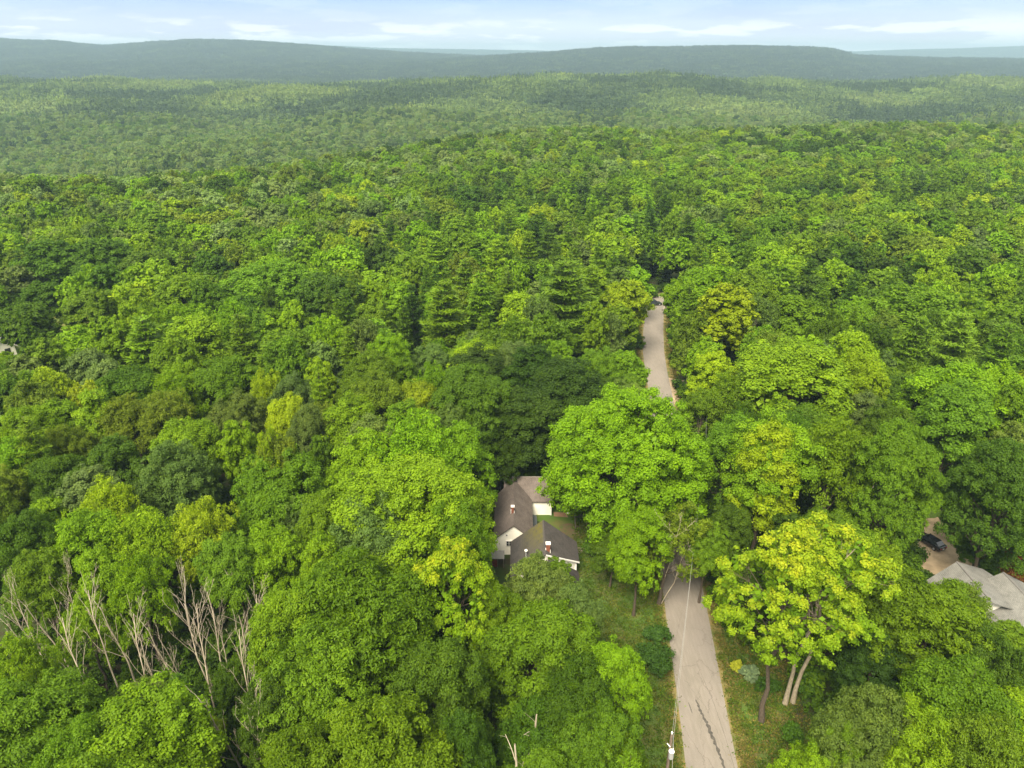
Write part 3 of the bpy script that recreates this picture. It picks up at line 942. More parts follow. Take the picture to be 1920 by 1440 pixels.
for i in range(5):
    st = multi("stone", [([(-.2, -.15, 0), (.2, -.18, 0), (.22, .15, 0), (-.17, .18, 0)], [(-.12, -.1, .2), (.13, -.1, .22), (.12, .1, .2), (-.1, .1, .18)])],
               simple_mat("field_stone", (0.32, 0.28, 0.22)), None)
    st.location = (12.6 + 0.14 * rng.normal(), 92.4 + i * 0.75, 0.004); st.rotation_euler = (0, 0, rng.random() * 6)
    tag(st, ("pale field stone nearest the path end of the garden bed row", "second stone of the row edging the garden bed", "middle stone of the row edging the garden bed", "fourth stone of the garden bed row, counted from the path", "farthest stone of the row edging the garden bed")[i], "stone", "row of stones edging the garden bed")

# ------------------------------------------------------------------ grey-roofed house on the right
gh = empty("suburban_house", (0, 0, 0)); tag(gh, "house with pale grey shingle roofs beside the gravel drive at the right edge", "house")
gable_x("wall", 58.0, 64.45, 60.85, 71.0, 77.7, 3.9, 5.5, 6.7, WHITE, gh)
slab("roof", [(57.5, 70, 3.8), (57.5, 78.0, 3.8), (60.85, 78.0, 7.0), (60.85, 70, 7.0)], 0.18, ROOF_G, gh)
slab("roof", [(60.85, 70, 7.0), (60.85, 78.0, 7.0), (64.75, 78.0, 5.75), (66.4, 76.5, 5.1), (66.4, 70, 5.1)], 0.18, ROOF_G, gh)
gable_x("wall", 61.8, 70.6, 65.85, 62.5, 75.5, 4.2, 4.3, 6.7, WHITE, gh)
slab("roof", [(61.2, 62, 4.28), (61.2, 75.8, 4.28), (65.85, 75.8, 7.02), (65.85, 62, 7.02)], 0.18, ROOF_G, gh)
slab("roof", [(65.85, 62, 7.02), (65.85, 75.8, 7.02), (71.2, 75.8, 4.1), (71.2, 62, 4.1)], 0.18, ROOF_G, gh)
multi("ridge_trim", [boxs(65.75, 62, 6.99, 65.95, 75.82, 7.06), boxs(60.76, 70, 6.98, 60.94, 78.02, 7.05)], simple_mat("grey_cap", (0.14, 0.13, 0.12)), gh)
multi("door", [boxs(63.0, 77.71, 0, 63.9, 77.76, 2.0)], WOOD, gh)

# little buildings seen through the trees / far off
def small_house(name, label, x, y, w, l, h, rz, wall, roof, z=0.0, cat="house"):
    r = empty(name, (x, y, z), rz); tag(r, label, cat)
    b_ = [(-w / 2, -l / 2, -1), (w / 2, -l / 2, -1), (w / 2, -l / 2, h), (0, -l / 2, h + w * 0.35), (-w / 2, -l / 2, h)]
    prism("wall", b_, [(q[0], l / 2, q[2]) for q in b_], wall, r)
    e = w * 0.06 + 0.2
    s_ = 0.35 * 2
    slab("roof", [(-w / 2 - e, -l / 2 - e, h - e * s_), (-w / 2 - e, l / 2 + e, h - e * s_), (0, l / 2 + e, h + w * .35 + .1), (0, -l / 2 - e, h + w * .35 + .1)], 0.2, roof, r)
    slab("roof", [(0, -l / 2 - e, h + w * .35 + .1), (0, l / 2 + e, h + w * .35 + .1), (w / 2 + e, l / 2 + e, h - e * s_), (w / 2 + e, -l / 2 - e, h - e * s_)], 0.2, roof, r)
    for k in (-1, 1):
        f_ = multi("window", [boxs(k * w * .25 - .6, -l / 2 - .06, h * .35, k * w * .25 + .6, -l / 2 - .005, h * .35 + 1.3)], GLASS, r)
    return r


small_house("outbuilding", "small pale-roofed outbuilding glimpsed behind the big maple on the right", 71.0, 168.0, 5, 6, 3.2, 0.4, WHITE, simple_mat("pale_roof", (0.5, 0.47, 0.45)))
small_house("cottage", "pale cottage half hidden by dark trees at the left edge", -132.5, 168.5, 7, 9, 3.0, 0.9, WHITE, simple_mat("pale_cottage_roof", (0.42, 0.38, 0.36)))

# ------------------------------------------------------------------ cars
def car_loft(sections, name, mat, parent, caps=True):
    """sections: list of (y, [(x,z)...]) half profiles mirrored"""
    V, F = [], []
    for y, prof in sections:
        full = [(x, z) for x, z in prof] + [(-x, z) for x, z in reversed(prof)]
        V += [(x, y, z) for x, z in full]
    k = len(sections[0][1]) * 2
    for i in range(len(sections) - 1):
        for j in range(k):
            F.append((i * k + j, i * k + (j + 1) % k, (i + 1) * k + (j + 1) % k, (i + 1) * k + j))
    F += [tuple(range(k))[::-1], tuple(range((len(sections) - 1) * k, len(sections) * k))]
    me = bpy.data.meshes.new(name); me.from_pydata(V, [], F); me.update()
    bmx = None
    for p_ in me.polygons: p_.use_smooth = False
    o = link(name, me, parent, mat)
    bv = o.modifiers.new("bevel", 'BEVEL'); bv.width = 0.05; bv.segments = 2; bv.limit_method = 'ANGLE'; bv.angle_limit = R_(25)
    return o


def car(loc, rz, label, paint, L=4.7, W=1.84, Ht=1.45, name="parked_car"):
    r = empty(name, loc, rz); tag(r, label, "car")
    h = L / 2; w = W / 2
    def sec(y, wd, zb, zt_): return (y, [(wd * 0.86, zb), (wd, zb + 0.12), (wd, zb + (zt_ - zb) * .62), (wd * 0.90, zt_)])
    body = car_loft([sec(-h, w * .80, .42, .88), sec(-h + .14, w * .94, .26, 1.0), sec(-h + .9, w, .22, 1.02), sec(0, w, .22, .98), sec(h * .45, w, .22, .94),
                     sec(h - .45, w * .95, .24, .82), sec(h, w * .76, .36, .62)], "body", paint, r)
    z0, z1 = .94, Ht - .03
    def cab(y, wb, wt, zl, zh): return (y, [(wb, zl), (wb * .99, zl + .02), (wt, zh - .02), (wt * .97, zh)])
    cabin = car_loft([cab(-h + .35, w * .80, w * .74, z0 - .02, z0 + .04), cab(-h + 1.0, w * .90, w * .68, z0, z1 - .04), cab(-.1, w * .92, w * .68, z0, z1), cab(h * .18, w * .92, w * .66, z0, z1 - .05),
                      cab(h * .50, w * .86, w * .78, z0 - .06, z0 + .0)], "windows", GLASS, r)
    slab("roof_panel", [(-w * .66, -h + 1.02, Ht - .03), (w * .66, -h + 1.02, Ht - .03), (w * .63, h * .17, Ht - .04), (-w * .63, h * .17, Ht - .04)][::1], .035, paint, body)
    for sx in (-1, 1):
        for sy in (-h * .60, h * .60):
            V, F = tube_arrays([(sx * (w - .20), sy, .33), (sx * (w + .01), sy, .33)], [.33, .33], 16)
            me = bpy.data.meshes.new("wheel")
            me.from_pydata([tuple(v) for v in V], [], [tuple(f) for f in F] + [tuple(range(16)), tuple(range(16, 32))]); me.update()
            wh = link("wheel", me, r, TYRE)
            V, F = tube_arrays([(sx * (w + .012), sy, .33), (sx * (w + .02), sy, .33)], [.20, .19], 12)
            me = bpy.data.meshes.new("rim")
            me.from_pydata([tuple(v) for v in V], [], [tuple(f) for f in F] + [tuple(range(12)), tuple(range(12, 24))]); me.update()
            link("rim", me, wh, METAL)
        multi("taillight", [boxs(sx * w * .62 - .17, -h + .02 - .03, .70, sx * w * .62 + .17, -h + .02, .86)], TAIL, r)
        multi("headlight", [boxs(sx * w * .58 - .16, h - .06, .54, sx * w * .58 + .16, h + .015, .64)], TRIM, r)
        multi("mirror", [boxs(sx * (w + .10) - .09, h * .33, .95, sx * (w + .10) + .09, h * .33 + .1, 1.08)], paint, r)
    multi("licence_plate", [boxs(-.16, -h - .03, .52, .16, -h - .002, .64)], TRIM, r)
    return r


TYRE = simple_mat("tyre", (0.02, 0.02, 0.02), rough=0.9)
TAIL = simple_mat("red_lens", (0.35, 0.02, 0.03), (0.3, 0.02, 0.03), rough=0.2)
BLACKP = simple_mat("black_paint", (0.012, 0.012, 0.015), (0.016, 0.016, 0.018), rough=0.18, spec=0.5, coat=0.8)
GREENP = simple_mat("dark_green_paint", (0.022, 0.030, 0.028), (0.026, 0.034, 0.03), rough=0.25, spec=0.5, coat=0.5)
car((65.7, 91.0, 0.012), R_(24), "black car parked on the gravel drive, its rear towards us", BLACKP)
car((43.6, 208.4, 0.03), R_(-78), "dark green car standing across the narrow road, far end of its open stretch", GREENP, 4.9, 1.9, 1.7)

# ------------------------------------------------------------------ utility poles and wires
P1, P2 = (15.4, 47.9), (32.6, 104.2)
POLEM = simple_mat("pole_wood", (0.20, 0.15, 0.11), (0.11, 0.08, 0.06), 2.0, vscale=(6, 6, .7))
POLEB = simple_mat("pole_brown", (0.17, 0.07, 0.05), (0.10, 0.05, 0.04), 2.0, vscale=(6, 6, .7))


def pole(x, y, label, mat, trans):
    r = empty("utility_pole", (x, y, 0)); tag(r, label, "utility pole")
    V, F = tube_arrays([(0, 0, -.3), (0, 0, 5), (0, 0, 10.6)], [.19, .165, .13], 10)
    link("pole", np_mesh("pole", V, F, None, mat, True), r)
    i1 = cyl("insulator", 0, 0, 10.6, 10.85, .07, .10, TRIM, r)
    if trans:
        t_ = cyl("transformer", 0.06, -0.42, 7.85, 8.75, .26, .26, METAL, r, 14)
        cyl("lid", 0.06, -0.42, 8.75, 8.84, .29, .22, TRIM, t_, 14)
        cyl("bushing", 0.20, -0.40, 8.84, 9.12, .05, .04, TRIM, t_, 8)
        V, F = tube_arrays([(-.05, -.15, 9.0), (-.32, .05, 9.25)], [.05, .05], 6)
        link("fuse_cutout", np_mesh("fuse_cutout", V, F, None, TRIM), r)
        V, F = tube_arrays([(.18, 0, 10.5), (.2, -.1, 9.6), (.22, -.38, 9.1)], [.02] * 3, 4)
        link("lead", np_mesh("lead", V, F, None, METAL), r)
    return r


pole(P1[0], P1[1], "wooden utility pole with white-topped transformer at the bottom of the road", POLEM, True)
pole(P2[0], P2[1], "red-brown utility pole in shade right of the big round maple", POLEB, False)


def wire(label, a, b_, sag, r, mat):
    n = 14; t_ = np.linspace(0, 1, n)[:, None]
    P = np.array(a) + (np.array(b_) - np.array(a)) * t_
    P[:, 2] -= sag * 4 * (t_ * (1 - t_))[:, 0]
    V, F = tube_arrays(P, [r] * n, 5)
    o = link("power_line", np_mesh("power_line", V, F, None, mat, True)); tag(o, label, "power line")
    return o


CABLE = simple_mat("pale_cable", (0.30, 0.28, 0.24), (0.26, 0.24, 0.21))
wire("thick pale overhead cable crossing above the road between the poles", (P1[0] + .24, P1[1], 8.9), (P2[0] - .1, P2[1], 8.6), 0.8, .020, CABLE)
wire("thin overhead wire joining the pole tops above the road", (P1[0] + .02, P1[1], 10.87), (P2[0], P2[1], 10.87), 0.7, .012, METAL)
wire("pale cable running from the transformer pole out of the bottom edge", (P1[0] + .24, P1[1], 8.85), (P1[0] - 7.5, P1[1] - 36, 8.6), 0.8, .020, CABLE)
wire("thin wire from the second pole towards the distant road", (P2[0], P2[1], 10.86), (47.0, 160, 10.8), 0.9, .012, METAL)


# ------------------------------------------------------------------ tree kinds
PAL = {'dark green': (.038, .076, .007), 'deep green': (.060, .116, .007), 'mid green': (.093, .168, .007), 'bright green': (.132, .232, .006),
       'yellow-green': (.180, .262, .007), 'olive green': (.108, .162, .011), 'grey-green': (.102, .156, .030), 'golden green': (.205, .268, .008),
       'haze-greyed green': (.150, .215, .055), 'conifer green': (.078, .124, .030)}  # haze is mixed into the pale tint used past the crest


def mk(fn, lod, **k):
    s = {0: 1.0, 1: 1.6, 2: 2.9}[lod]
    k = dict(k)
    if fn is broadleaf:
        L, W = k.get('leaf', (0.145, 0.095))
        k['leaf'] = (L * s, W * s)
        k['leaves'] = max(7, int(k.get('leaves', 205) / s ** 2 * (1.15 if lod else 1)))
        k['core'] = int(k.get('core', 70) / s ** 1.6)
        if lod == 2:
            k['clumps'] = int(k.get('clumps', 12) * 0.8)
    else:
        a, b_ = k.get('card', (0.34, 0.07))
        k['card'] = (a * s ** .8, b_ * s ** 1.0)
        k['cards'] = max(4, int(k.get('cards', 20) / s ** 1.5))
        if lod == 2: k['levels'] = 13
    if lod == 2: k['trunk'] = False
    return fn(**k)


SPECS = {
    'maple': [dict(seed=1, R=6, H=21, lobes=24), dict(seed=2, R=6, H=21, lobes=20, lobe_r=.44), dict(seed=3, R=6, H=20, lobes=28, lobe_r=.36, clump_r=.85, leaves=170),
              dict(seed=4, R=6, H=21, lobes=22, base=.25, gap=.06)],
    'oak': [dict(seed=11, R=7, H=21, lobes=30, lobe_r=.34, clumps=11, clump_r=1.15, tuft=.85, leaf=(.18, .075), leaves=210, jitter=.6),
            dict(seed=12, R=7, H=20, lobes=26, lobe_r=.36, clumps=12, clump_r=1.05, tuft=.8, leaf=(.18, .075), leaves=200, jitter=.6, gap=.05)],
    'column': [dict(seed=71, R=3.4, H=21, lobes=26, lobe_r=.50, clumps=8, base=.15, shape=1.9, clump_r=.72, leaves=150, gap=.05),
               dict(seed=72, R=4.6, H=22, lobes=30, lobe_r=.36, clumps=9, base=.15, shape=2.0, clump_r=.75, leaves=150, tuft=.6, gap=.08)],
    'oval': [dict(seed=21, R=4.4, H=20, lobes=24, lobe_r=.46, clumps=10, base=.22, shape=1.6, clump_r=.85, leaves=165),
             dict(seed=22, R=4.4, H=21, lobes=26, lobe_r=.44, clumps=9, base=.2, shape=1.8, clump_r=.8, leaves=160, tuft=.7)],
    'airy': [dict(seed=31, R=5.4, H=17, lobes=26, lobe_r=.36, clumps=9, clump_r=.85, leaves=100, core=40, gap=.08, jitter=.8, tuft=.95, leaf=(.16, .07)),
             dict(seed=32, R=5.4, H=18, lobes=24, lobe_r=.40, clumps=9, clump_r=.8, leaves=100, core=40, jitter=.8, tuft=.95, leaf=(.16, .07), base=.2)],
    'pine': [dict(seed=41), dict(seed=42, R=5.2, H=25, levels=21, power=.65), dict(seed=43, R=4.2, H=23, levels=20, power=.95, up=.16)],
    'hemlock': [dict(seed=51, R=3.6, H=21, levels=24, power=1.0, up=-.02, base=.08, tufts=5, cards=16)],
    'wide': [dict(seed=67, R=11.5, H=25, lobes=84, lobe_r=.235, clumps=12, clump_r=1.0, leaves=185, base=.10, trunk_r=.6, zlow=-.75, core=60),
             dict(seed=62, R=9.5, H=24, lobes=46, lobe_r=.27, clumps=13, clump_r=1.0, leaves=185, base=.2, trunk_r=.5),
             ],
}
SHAPEW = {'column': 'pointed leafy tree', 'maple': 'round-crowned tree', 'oak': 'shaggy broad tree', 'oval': 'upright leafy tree', 'airy': 'loose feathery tree', 'pine': 'layered pine',
          'hemlock': 'narrow conifer', 'wide': 'very broad tree'}
OBJN = {'column': 'poplar_tree', 'maple': 'maple_tree', 'oak': 'oak_tree', 'oval': 'ash_tree', 'airy': 'birch_tree', 'pine': 'pine_tree', 'hemlock': 'hemlock_tree', 'wide': 'maple_tree'}
MESH = {}


def get_mesh(kind, i, lod):
    key = (kind, i, lod)
    if key not in MESH:
        sp = SPECS[kind][i]
        fn = pine if kind in ('pine', 'hemlock') else broadleaf
        MESH[key] = (mk(fn, lod, mat=NEEDLE if fn is pine else LEAF, **sp), sp.get('R', 4.6 if fn is pine else 6.0), sp.get('H', 24.0 if fn is pine else 21.0))
    return MESH[key]


TREES = []      # individuals: dict(kind, x, y, h, r, colour name, px, py, root)


def place_tree(kind, x, y, h, r, colour, seed, label=None, group=None, meshes=None, tone=0.16):
    rng = random.Random(seed)
    d = math.hypot(x, y)
    if meshes is None:
        lod = 0 if d < 135 else 1
        i = rng.randrange(len(SPECS[kind]))
        if kind == 'wide': i = 0 if r > 10.5 else 1
        (cm_, tm), R0, H0 = get_mesh(kind, i, lod)
    else:
        (cm_, tm), R0, H0 = meshes
    rt = empty(OBJN.get(kind, kind), (x, y, ztf(x, y)), rng.random() * 6.283 if meshes is None else 0)
    rt['category'] = 'tree'
    sx = r / R0
    c_ = bpy.data.objects.new("crown", cm_); COL.objects.link(c_); c_.parent = rt; c_.scale = (sx * rng.uniform(.94, 1.06), sx * rng.uniform(.94, 1.06), h / H0)
    base = PAL[colour]; k = 1 + rng.uniform(-tone, tone); g = 1 + rng.uniform(-.10, .10)
    c_.color = (base[0] * k * g, base[1] * k, base[2] * k * rng.uniform(.7, 1.3), 1)
    if tm:
        t_ = bpy.data.objects.new("trunk", tm); COL.objects.link(t_); t_.parent = rt; t_.scale = c_.scale
    px, py, _ = proj(x, y, h * .7)
    TREES.append(dict(kind=kind, x=x, y=y, h=h, r=r, col=colour, px=px, py=py, root=rt, label=label, group=group))
    return rt


# hand-placed trees: (kind, top px x, top px y, crown width px, height m, colour)
HERO = [
    # --- foreground, bottom left
    ('oak', 40, 1265, 250, 18, 'mid green'), ('maple', 265, 1290, 235, 18, 'bright green'), ('oak', 130, 1345, 180, 18, 'mid green'), ('airy', 15, 1190, 120, 17, 'bright green'),
    ('airy', 155, 1130, 115, 13, 'bright green'), ('airy', 430, 1235, 90, 8, 'deep green'), ('oak', 500, 1270, 130, 18, 'deep green'),
    ('oak', 545, 1095, 170, 20, 'bright green'), ('maple', 430, 1010, 120, 18, 'mid green'), ('airy', 250, 1045, 135, 18, 'bright green'), ('maple', 180, 1035, 110, 18, 'bright green'),
    ('maple', 60, 1040, 120, 17, 'mid green'), ('oak', 40, 960, 150, 19, 'deep green'), ('maple', 150, 965, 130, 19, 'bright green'), ('airy', 260, 960, 130, 18, 'yellow-green'),
    ('airy', 370, 940, 140, 19, 'yellow-green'), ('maple', 505, 990, 120, 18, 'bright green'), ('oval', 600, 1010, 90, 20, 'bright green'), 
    # --- foreground, bottom centre
    ('oak', 660, 1045, 280, 22, 'mid green'), ('oak', 580, 1180, 230, 20, 'mid green'), ('oak', 700, 1320, 260, 20, 'mid green'), ('oak', 560, 1370, 200, 18, 'mid green'),
    ('oak', 820, 1200, 190, 19, 'deep green'), ('oak', 1008, 1046, 125, 16, 'grey-green'), ('oak', 940, 1100, 130, 16, 'mid green'), ('oak', 1085, 1098, 100, 15, 'grey-green'), ('oak', 1015, 1125, 230, 16, 'mid green'), ('oak', 1090, 1240, 150, 16, 'deep green'), ('oak', 1160, 1205, 130, 17, 'bright green'), ('oak', 1130, 1320, 150, 16, 'mid green'),
    ('oak', 1020, 1300, 170, 12, 'deep green'), ('oak', 1155, 1385, 130, 14, 'mid green'), ('maple', 870, 1330, 110, 18, 'deep green'),
    # --- left of the farmhouse
    ('wide', 758, 862, 285, 23, 'bright green'), ('maple', 680, 812, 150, 21, 'bright green'), ('airy', 780, 785, 180, 23, 'bright green'), ('maple', 860, 800, 130, 22, 'bright green'),
    ('oak', 700, 935, 200, 21, 'grey-green'), ('maple', 852, 950, 118, 21, 'mid green'), ('maple', 605, 930, 110, 20, 'mid green'), ('oak', 520, 845, 185, 20, 'mid green'),
    ('maple', 512, 820, 90, 22, 'olive green'), ('airy', 500, 812, 70, 23, 'golden green'), ('oak', 572, 768, 90, 20, 'grey-green'), ('oval', 597, 822, 55, 17, 'mid green'), ('maple', 660, 745, 140, 21, 'bright green'),
    ('maple', 706, 712, 120, 20, 'olive green'), ('oak', 690, 668, 120, 20, 'mid green'), ('maple', 760, 760, 120, 20, 'mid green'), ('maple', 840, 770, 110, 20, 'grey-green'), ('oval', 596, 676, 60, 19, 'yellow-green'),
    # --- dark maples behind the farmhouse
    ('maple', 900, 655, 130, 21, 'dark green'), ('maple', 1000, 655, 150, 21, 'dark green'), ('wide', 885, 690, 165, 23, 'deep green'), ('maple', 1060, 680, 140, 21, 'dark green'),
    ('maple', 990, 735, 140, 19, 'dark green'), ('maple', 912, 785, 90, 15, 'dark green'), ('maple', 960, 815, 70, 13, 'dark green'), ('maple', 1120, 660, 90, 18, 'mid green'), ('maple', 1168, 658, 92, 15, 'bright green'), ('maple', 1120, 715, 120, 17, 'deep green'),
    ('maple', 1180, 705, 66, 12, 'mid green'), ('oval', 985, 874, 44, 5, 'deep green'),
    # --- the big round maple and the trees by the road
    ('wide', 1180, 735, 305, 25, 'bright green'), ('maple', 1205, 960, 112, 17, 'bright green'), ('maple', 1150, 1000, 80, 9, 'deep green'),
    ('maple', 1330, 985, 90, 13, 'mid green'), ('maple', 1240, 900, 110, 15, 'deep green'), ('maple', 1370, 950, 90, 14, 'deep green'),
    # --- right half, middle
    ('maple', 1495, 650, 215, 24, 'bright green'), ('maple', 1620, 670, 100, 23, 'yellow-green'), ('maple', 1605, 622, 120, 22, 'bright green'), ('pine', 1725, 595, 110, 25, 'mid green'),
    ('pine', 1808, 590, 110, 24, 'mid green'), ('pine', 1890, 605, 110, 25, 'mid green'), ('maple', 1790, 680, 180, 23, 'bright green'), ('maple', 1885, 690, 100, 21, 'bright green'),
    ('oval', 1805, 722, 125, 23, 'mid green'), ('wide', 1700, 800, 148, 25, 'mid green'), ('maple', 1668, 765, 90, 20, 'deep green'), ('maple', 1455, 790, 170, 23, 'bright green'),
    ('oval', 1450, 800, 110, 24, 'yellow-green'), ('maple', 1375, 780, 130, 21, 'mid green'), ('airy', 1575, 795, 150, 23, 'mid green'), ('wide', 1905, 835, 172, 24, 'deep green'), ('maple', 1912, 727, 90, 20, 'mid green'),
    ('oval', 1345, 665, 90, 19, 'yellow-green'), ('airy', 1390, 700, 110, 19, 'mid green'), ('airy', 1315, 585, 100, 18, 'olive green'), ('oval', 1368, 538, 115, 24, 'golden green'),
    ('maple', 1280, 525, 66, 17, 'bright green'), ('maple', 1335, 505, 115, 21, 'bright green'), ('maple', 1412, 512, 110, 22, 'mid green'), ('maple', 1500, 555, 120, 20, 'mid green'),
    ('airy', 1445, 625, 90, 18, 'olive green'), ('airy', 1295, 640, 70, 12, 'olive green'), ('airy', 1320, 735, 90, 15, 'mid green'), ('airy', 1640, 610, 110, 20, 'deep green'), ('airy', 1720, 540, 180, 21, 'mid green'),
    ('airy', 1750, 440, 130, 18, 'yellow-green'), ('airy', 1840, 470, 100, 17, 'olive green'), ('maple', 1176, 530, 84, 20, 'yellow-green'), ('oval', 1165, 575, 70, 16, 'mid green'),
    # --- bottom right
    ('airy', 1630, 1000, 165, 12, 'bright green'), ('oak', 1765, 1078, 235, 18, 'mid green'), ('oak', 1885, 1190, 150, 17, 'deep green'), ('maple', 1820, 1245, 200, 19, 'mid green'), ('oak', 1640, 1290, 170, 18, 'grey-green'),
    ('oak', 1760, 1325, 190, 18, 'bright green'), ('oak', 1880, 1345, 200, 19, 'olive green'), ('oak', 1520, 1400, 110, 13, 'bright green'), ('oak', 1600, 1345, 130, 15, 'mid green'), ('maple', 1650, 1190, 110, 13, 'dark green'),
    ('maple', 1395, 1075, 90, 8, 'dark green'), ('maple', 1845, 1000, 80, 8, 'dark green'), ('maple', 1560, 960, 110, 16, 'mid green'),
    # --- left, middle distance
    ('maple', 38, 572, 100, 16, 'deep green'), ('maple', 72, 530, 85, 16, 'deep green'), ('maple', 172, 545, 108, 17, 'mid green'), ('airy', 155, 614, 135, 16, 'bright green'), ('pine', 262, 592, 125, 23, 'mid green'),
    ('maple', 355, 595, 115, 20, 'bright green'), ('pine', 447, 588, 95, 23, 'mid green'), ('maple', 335, 520, 130, 20, 'mid green'), ('wide', 505, 495, 180, 22, 'mid green'), ('maple', 610, 520, 120, 21, 'deep green'),
    ('maple', 90, 450, 120, 21, 'deep green'), ('maple', 195, 450, 130, 22, 'deep green'), ('maple', 270, 475, 110, 20, 'deep green'), ('pine', 345, 455, 70, 23, 'mid green'), ('airy', 530, 620, 140, 18, 'mid green'),
    ('airy', 85, 695, 80, 17, 'yellow-green'), ('airy', 160, 718, 70, 17, 'golden green'), ('airy', 225, 695, 115, 17, 'mid green'), ('maple', 338, 678, 60, 18, 'bright green'), ('maple', 420, 678, 125, 19, 'mid green'),
    ('airy', 495, 700, 70, 19, 'yellow-green'), ('oak', 545, 705, 90, 19, 'grey-green'), ('oak', 440, 738, 110, 18, 'grey-green'), ('airy', 235, 745, 115, 18, 'olive green'), ('airy', 305, 740, 100, 19, 'olive green'),
    ('maple', 345, 790, 120, 18, 'bright green'), ('oval', 438, 795, 75, 20, 'bright green'), ('oak', 315, 838, 150, 19, 'grey-green'), ('pine', 45, 780, 110, 22, 'mid green'), ('airy', 200, 905, 130, 19, 'yellow-green'),
    ('oak', 105, 850, 130, 17, 'deep green'), ('maple', 20, 820, 110, 18, 'bright green'), ('oak', 120, 800, 90, 17, 'olive green'), ('airy', 20, 700, 100, 17, 'mid green'), ('maple', 200, 820, 110, 17, 'deep green'),
    # --- pines, centre
    ('pine', 835, 528, 115, 25, 'mid green'), ('pine', 900, 512, 90, 25, 'mid green'), ('pine', 953, 508, 85, 24, 'deep green'), ('pine', 1062, 492, 150, 27, 'mid green'), ('pine', 880, 389, 42, 24, 'mid green'),
    ('pine', 816, 435, 70, 23, 'bright green'), ('pine', 990, 435, 65, 24, 'mid green'), ('pine', 1077, 455, 60, 24, 'mid green'), ('pine', 872, 485, 70, 22, 'mid green'), ('pine', 706, 598, 95, 18, 'bright green'),
    ('pine', 1110, 500, 70, 22, 'mid green'), ('pine', 930, 450, 60, 23, 'bright green'), ('airy', 1025, 592, 105, 19, 'mid green'), ('pine', 1150, 470, 60, 23, 'mid green'), ('pine', 1030, 420, 60, 23, 'deep green'),
    ('airy', 960, 600, 70, 17, 'mid green'), ('hemlock', 1228, 440, 40, 15, 'dark green'), ('hemlock', 1208, 465, 40, 14, 'dark green'), ('hemlock', 1252, 470, 38, 12, 'dark green'), ('pine', 1290, 400, 70, 24, 'deep green'),
    ('pine', 1510, 400, 50, 24, 'deep green'),
]
rs = random.Random(4)
placed = []          # (x, y, r, h)
SPECIAL = {('wide', 1180): "huge round bright green maple right of the farmhouse, hiding half its roof",
           ('oval', 1368): "golden green tree with a bare-limbed side, just right of the road's far stretch",
           ('maple', 1176): "yellow-tinged tree leaning over the road's left side near the distant car",
           ('airy', 500): "golden-tipped loose tree rising behind the shaggy trees left of the farmhouse",
           ('pine', 706): "pale bright green layered pine standing alone among rounded crowns in the centre-left",
           ('airy', 1750): "pale yellow-green feathery tree patch high at the right side",
           ('oval', 985): "small dark bushy tree right behind the farmhouse's back roof"}


def hero_pos(px, py, h):
    X, Y, d = unproj(px, py, h * .97)
    return X, Y, d


for i, (k, px, py, w, h, c) in enumerate(HERO):
    X, Y, d = hero_pos(px, py, h)
    r = w / 2 * d / FPX
    th_ = math.atan2(EYE - h, Y); b_ = h * .34
    py2 = py + (math.hypot(r * math.sin(th_), b_ * math.cos(th_)) - b_ * math.cos(th_)) * FPX / d   # the silhouette's top is the far shoulder of a dome
    if k not in ('pine', 'hemlock'): X, Y, d = hero_pos(px, py2, h)
    if k in ('pine', 'hemlock'): r *= 1.08
    place_tree(k, X, Y, h, r * 1.03, c, 100 + i, label=SPECIAL.get((k, px)))
    placed.append((X, Y, r, h))

# --- the yellowing maple pair by the road: open crowns with visible trunks
ym = (broadleaf(901, H=27, R=8.4, base=.41, lobes=46, lobe_r=.23, clumps=7, clump_r=.74, leaves=165, gap=.12, core=14, trunk_r=.33, yellow=1.0, mat=LEAF_Y, lean=(-1.2, 0), zlow=-.35), 8.4, 27.)
place_tree('maple', 28.9, 58.2, 26.5, 7.7, 'bright green', 901, meshes=ym, tone=0, label="tall maple turning yellow at its top, dark trunk beside the road")
ym2 = (broadleaf(902, H=24, R=6.8, base=.46, lobes=30, lobe_r=.26, clumps=7, clump_r=.74, leaves=165, gap=.12, core=10, trunk_r=.36, yellow=.85, mat=LEAF_Y, lean=(2.2, 0.5), trunks=((-.5, 0), (.5, .2)), bark=BARK_PALE, zlow=-.4), 6.8, 24.)
place_tree('maple', 32.9, 60.6, 24.5, 6.2, 'bright green', 902, meshes=ym2, tone=0, label="yellow-tipped maple on two pale forking trunks, just right of the dark trunk")
ym3 = (broadleaf(903, H=22, R=6.2, base=.32, lobes=30, lobe_r=.27, clumps=8, clump_r=.8, leaves=200, gap=.06, core=30, trunk_r=.35, yellow=.85, mat=LEAF_Y, shape=1.2), 6.2, 22.)
X, Y, d = hero_pos(845, 1042, 21)
place_tree('maple', X, Y + 1.2, 21.5, 5.0, 'bright green', 903, meshes=ym3, tone=0, label="bright yellow-green maple in front of the farmhouse, between darker shaggy crowns"); placed.append((X, Y, 4.6, 21))
X, Y, d = hero_pos(1365, 545, 24)
placed += [(28.9, 58.2, 7, 27), (33.4, 60.6, 6, 24)]
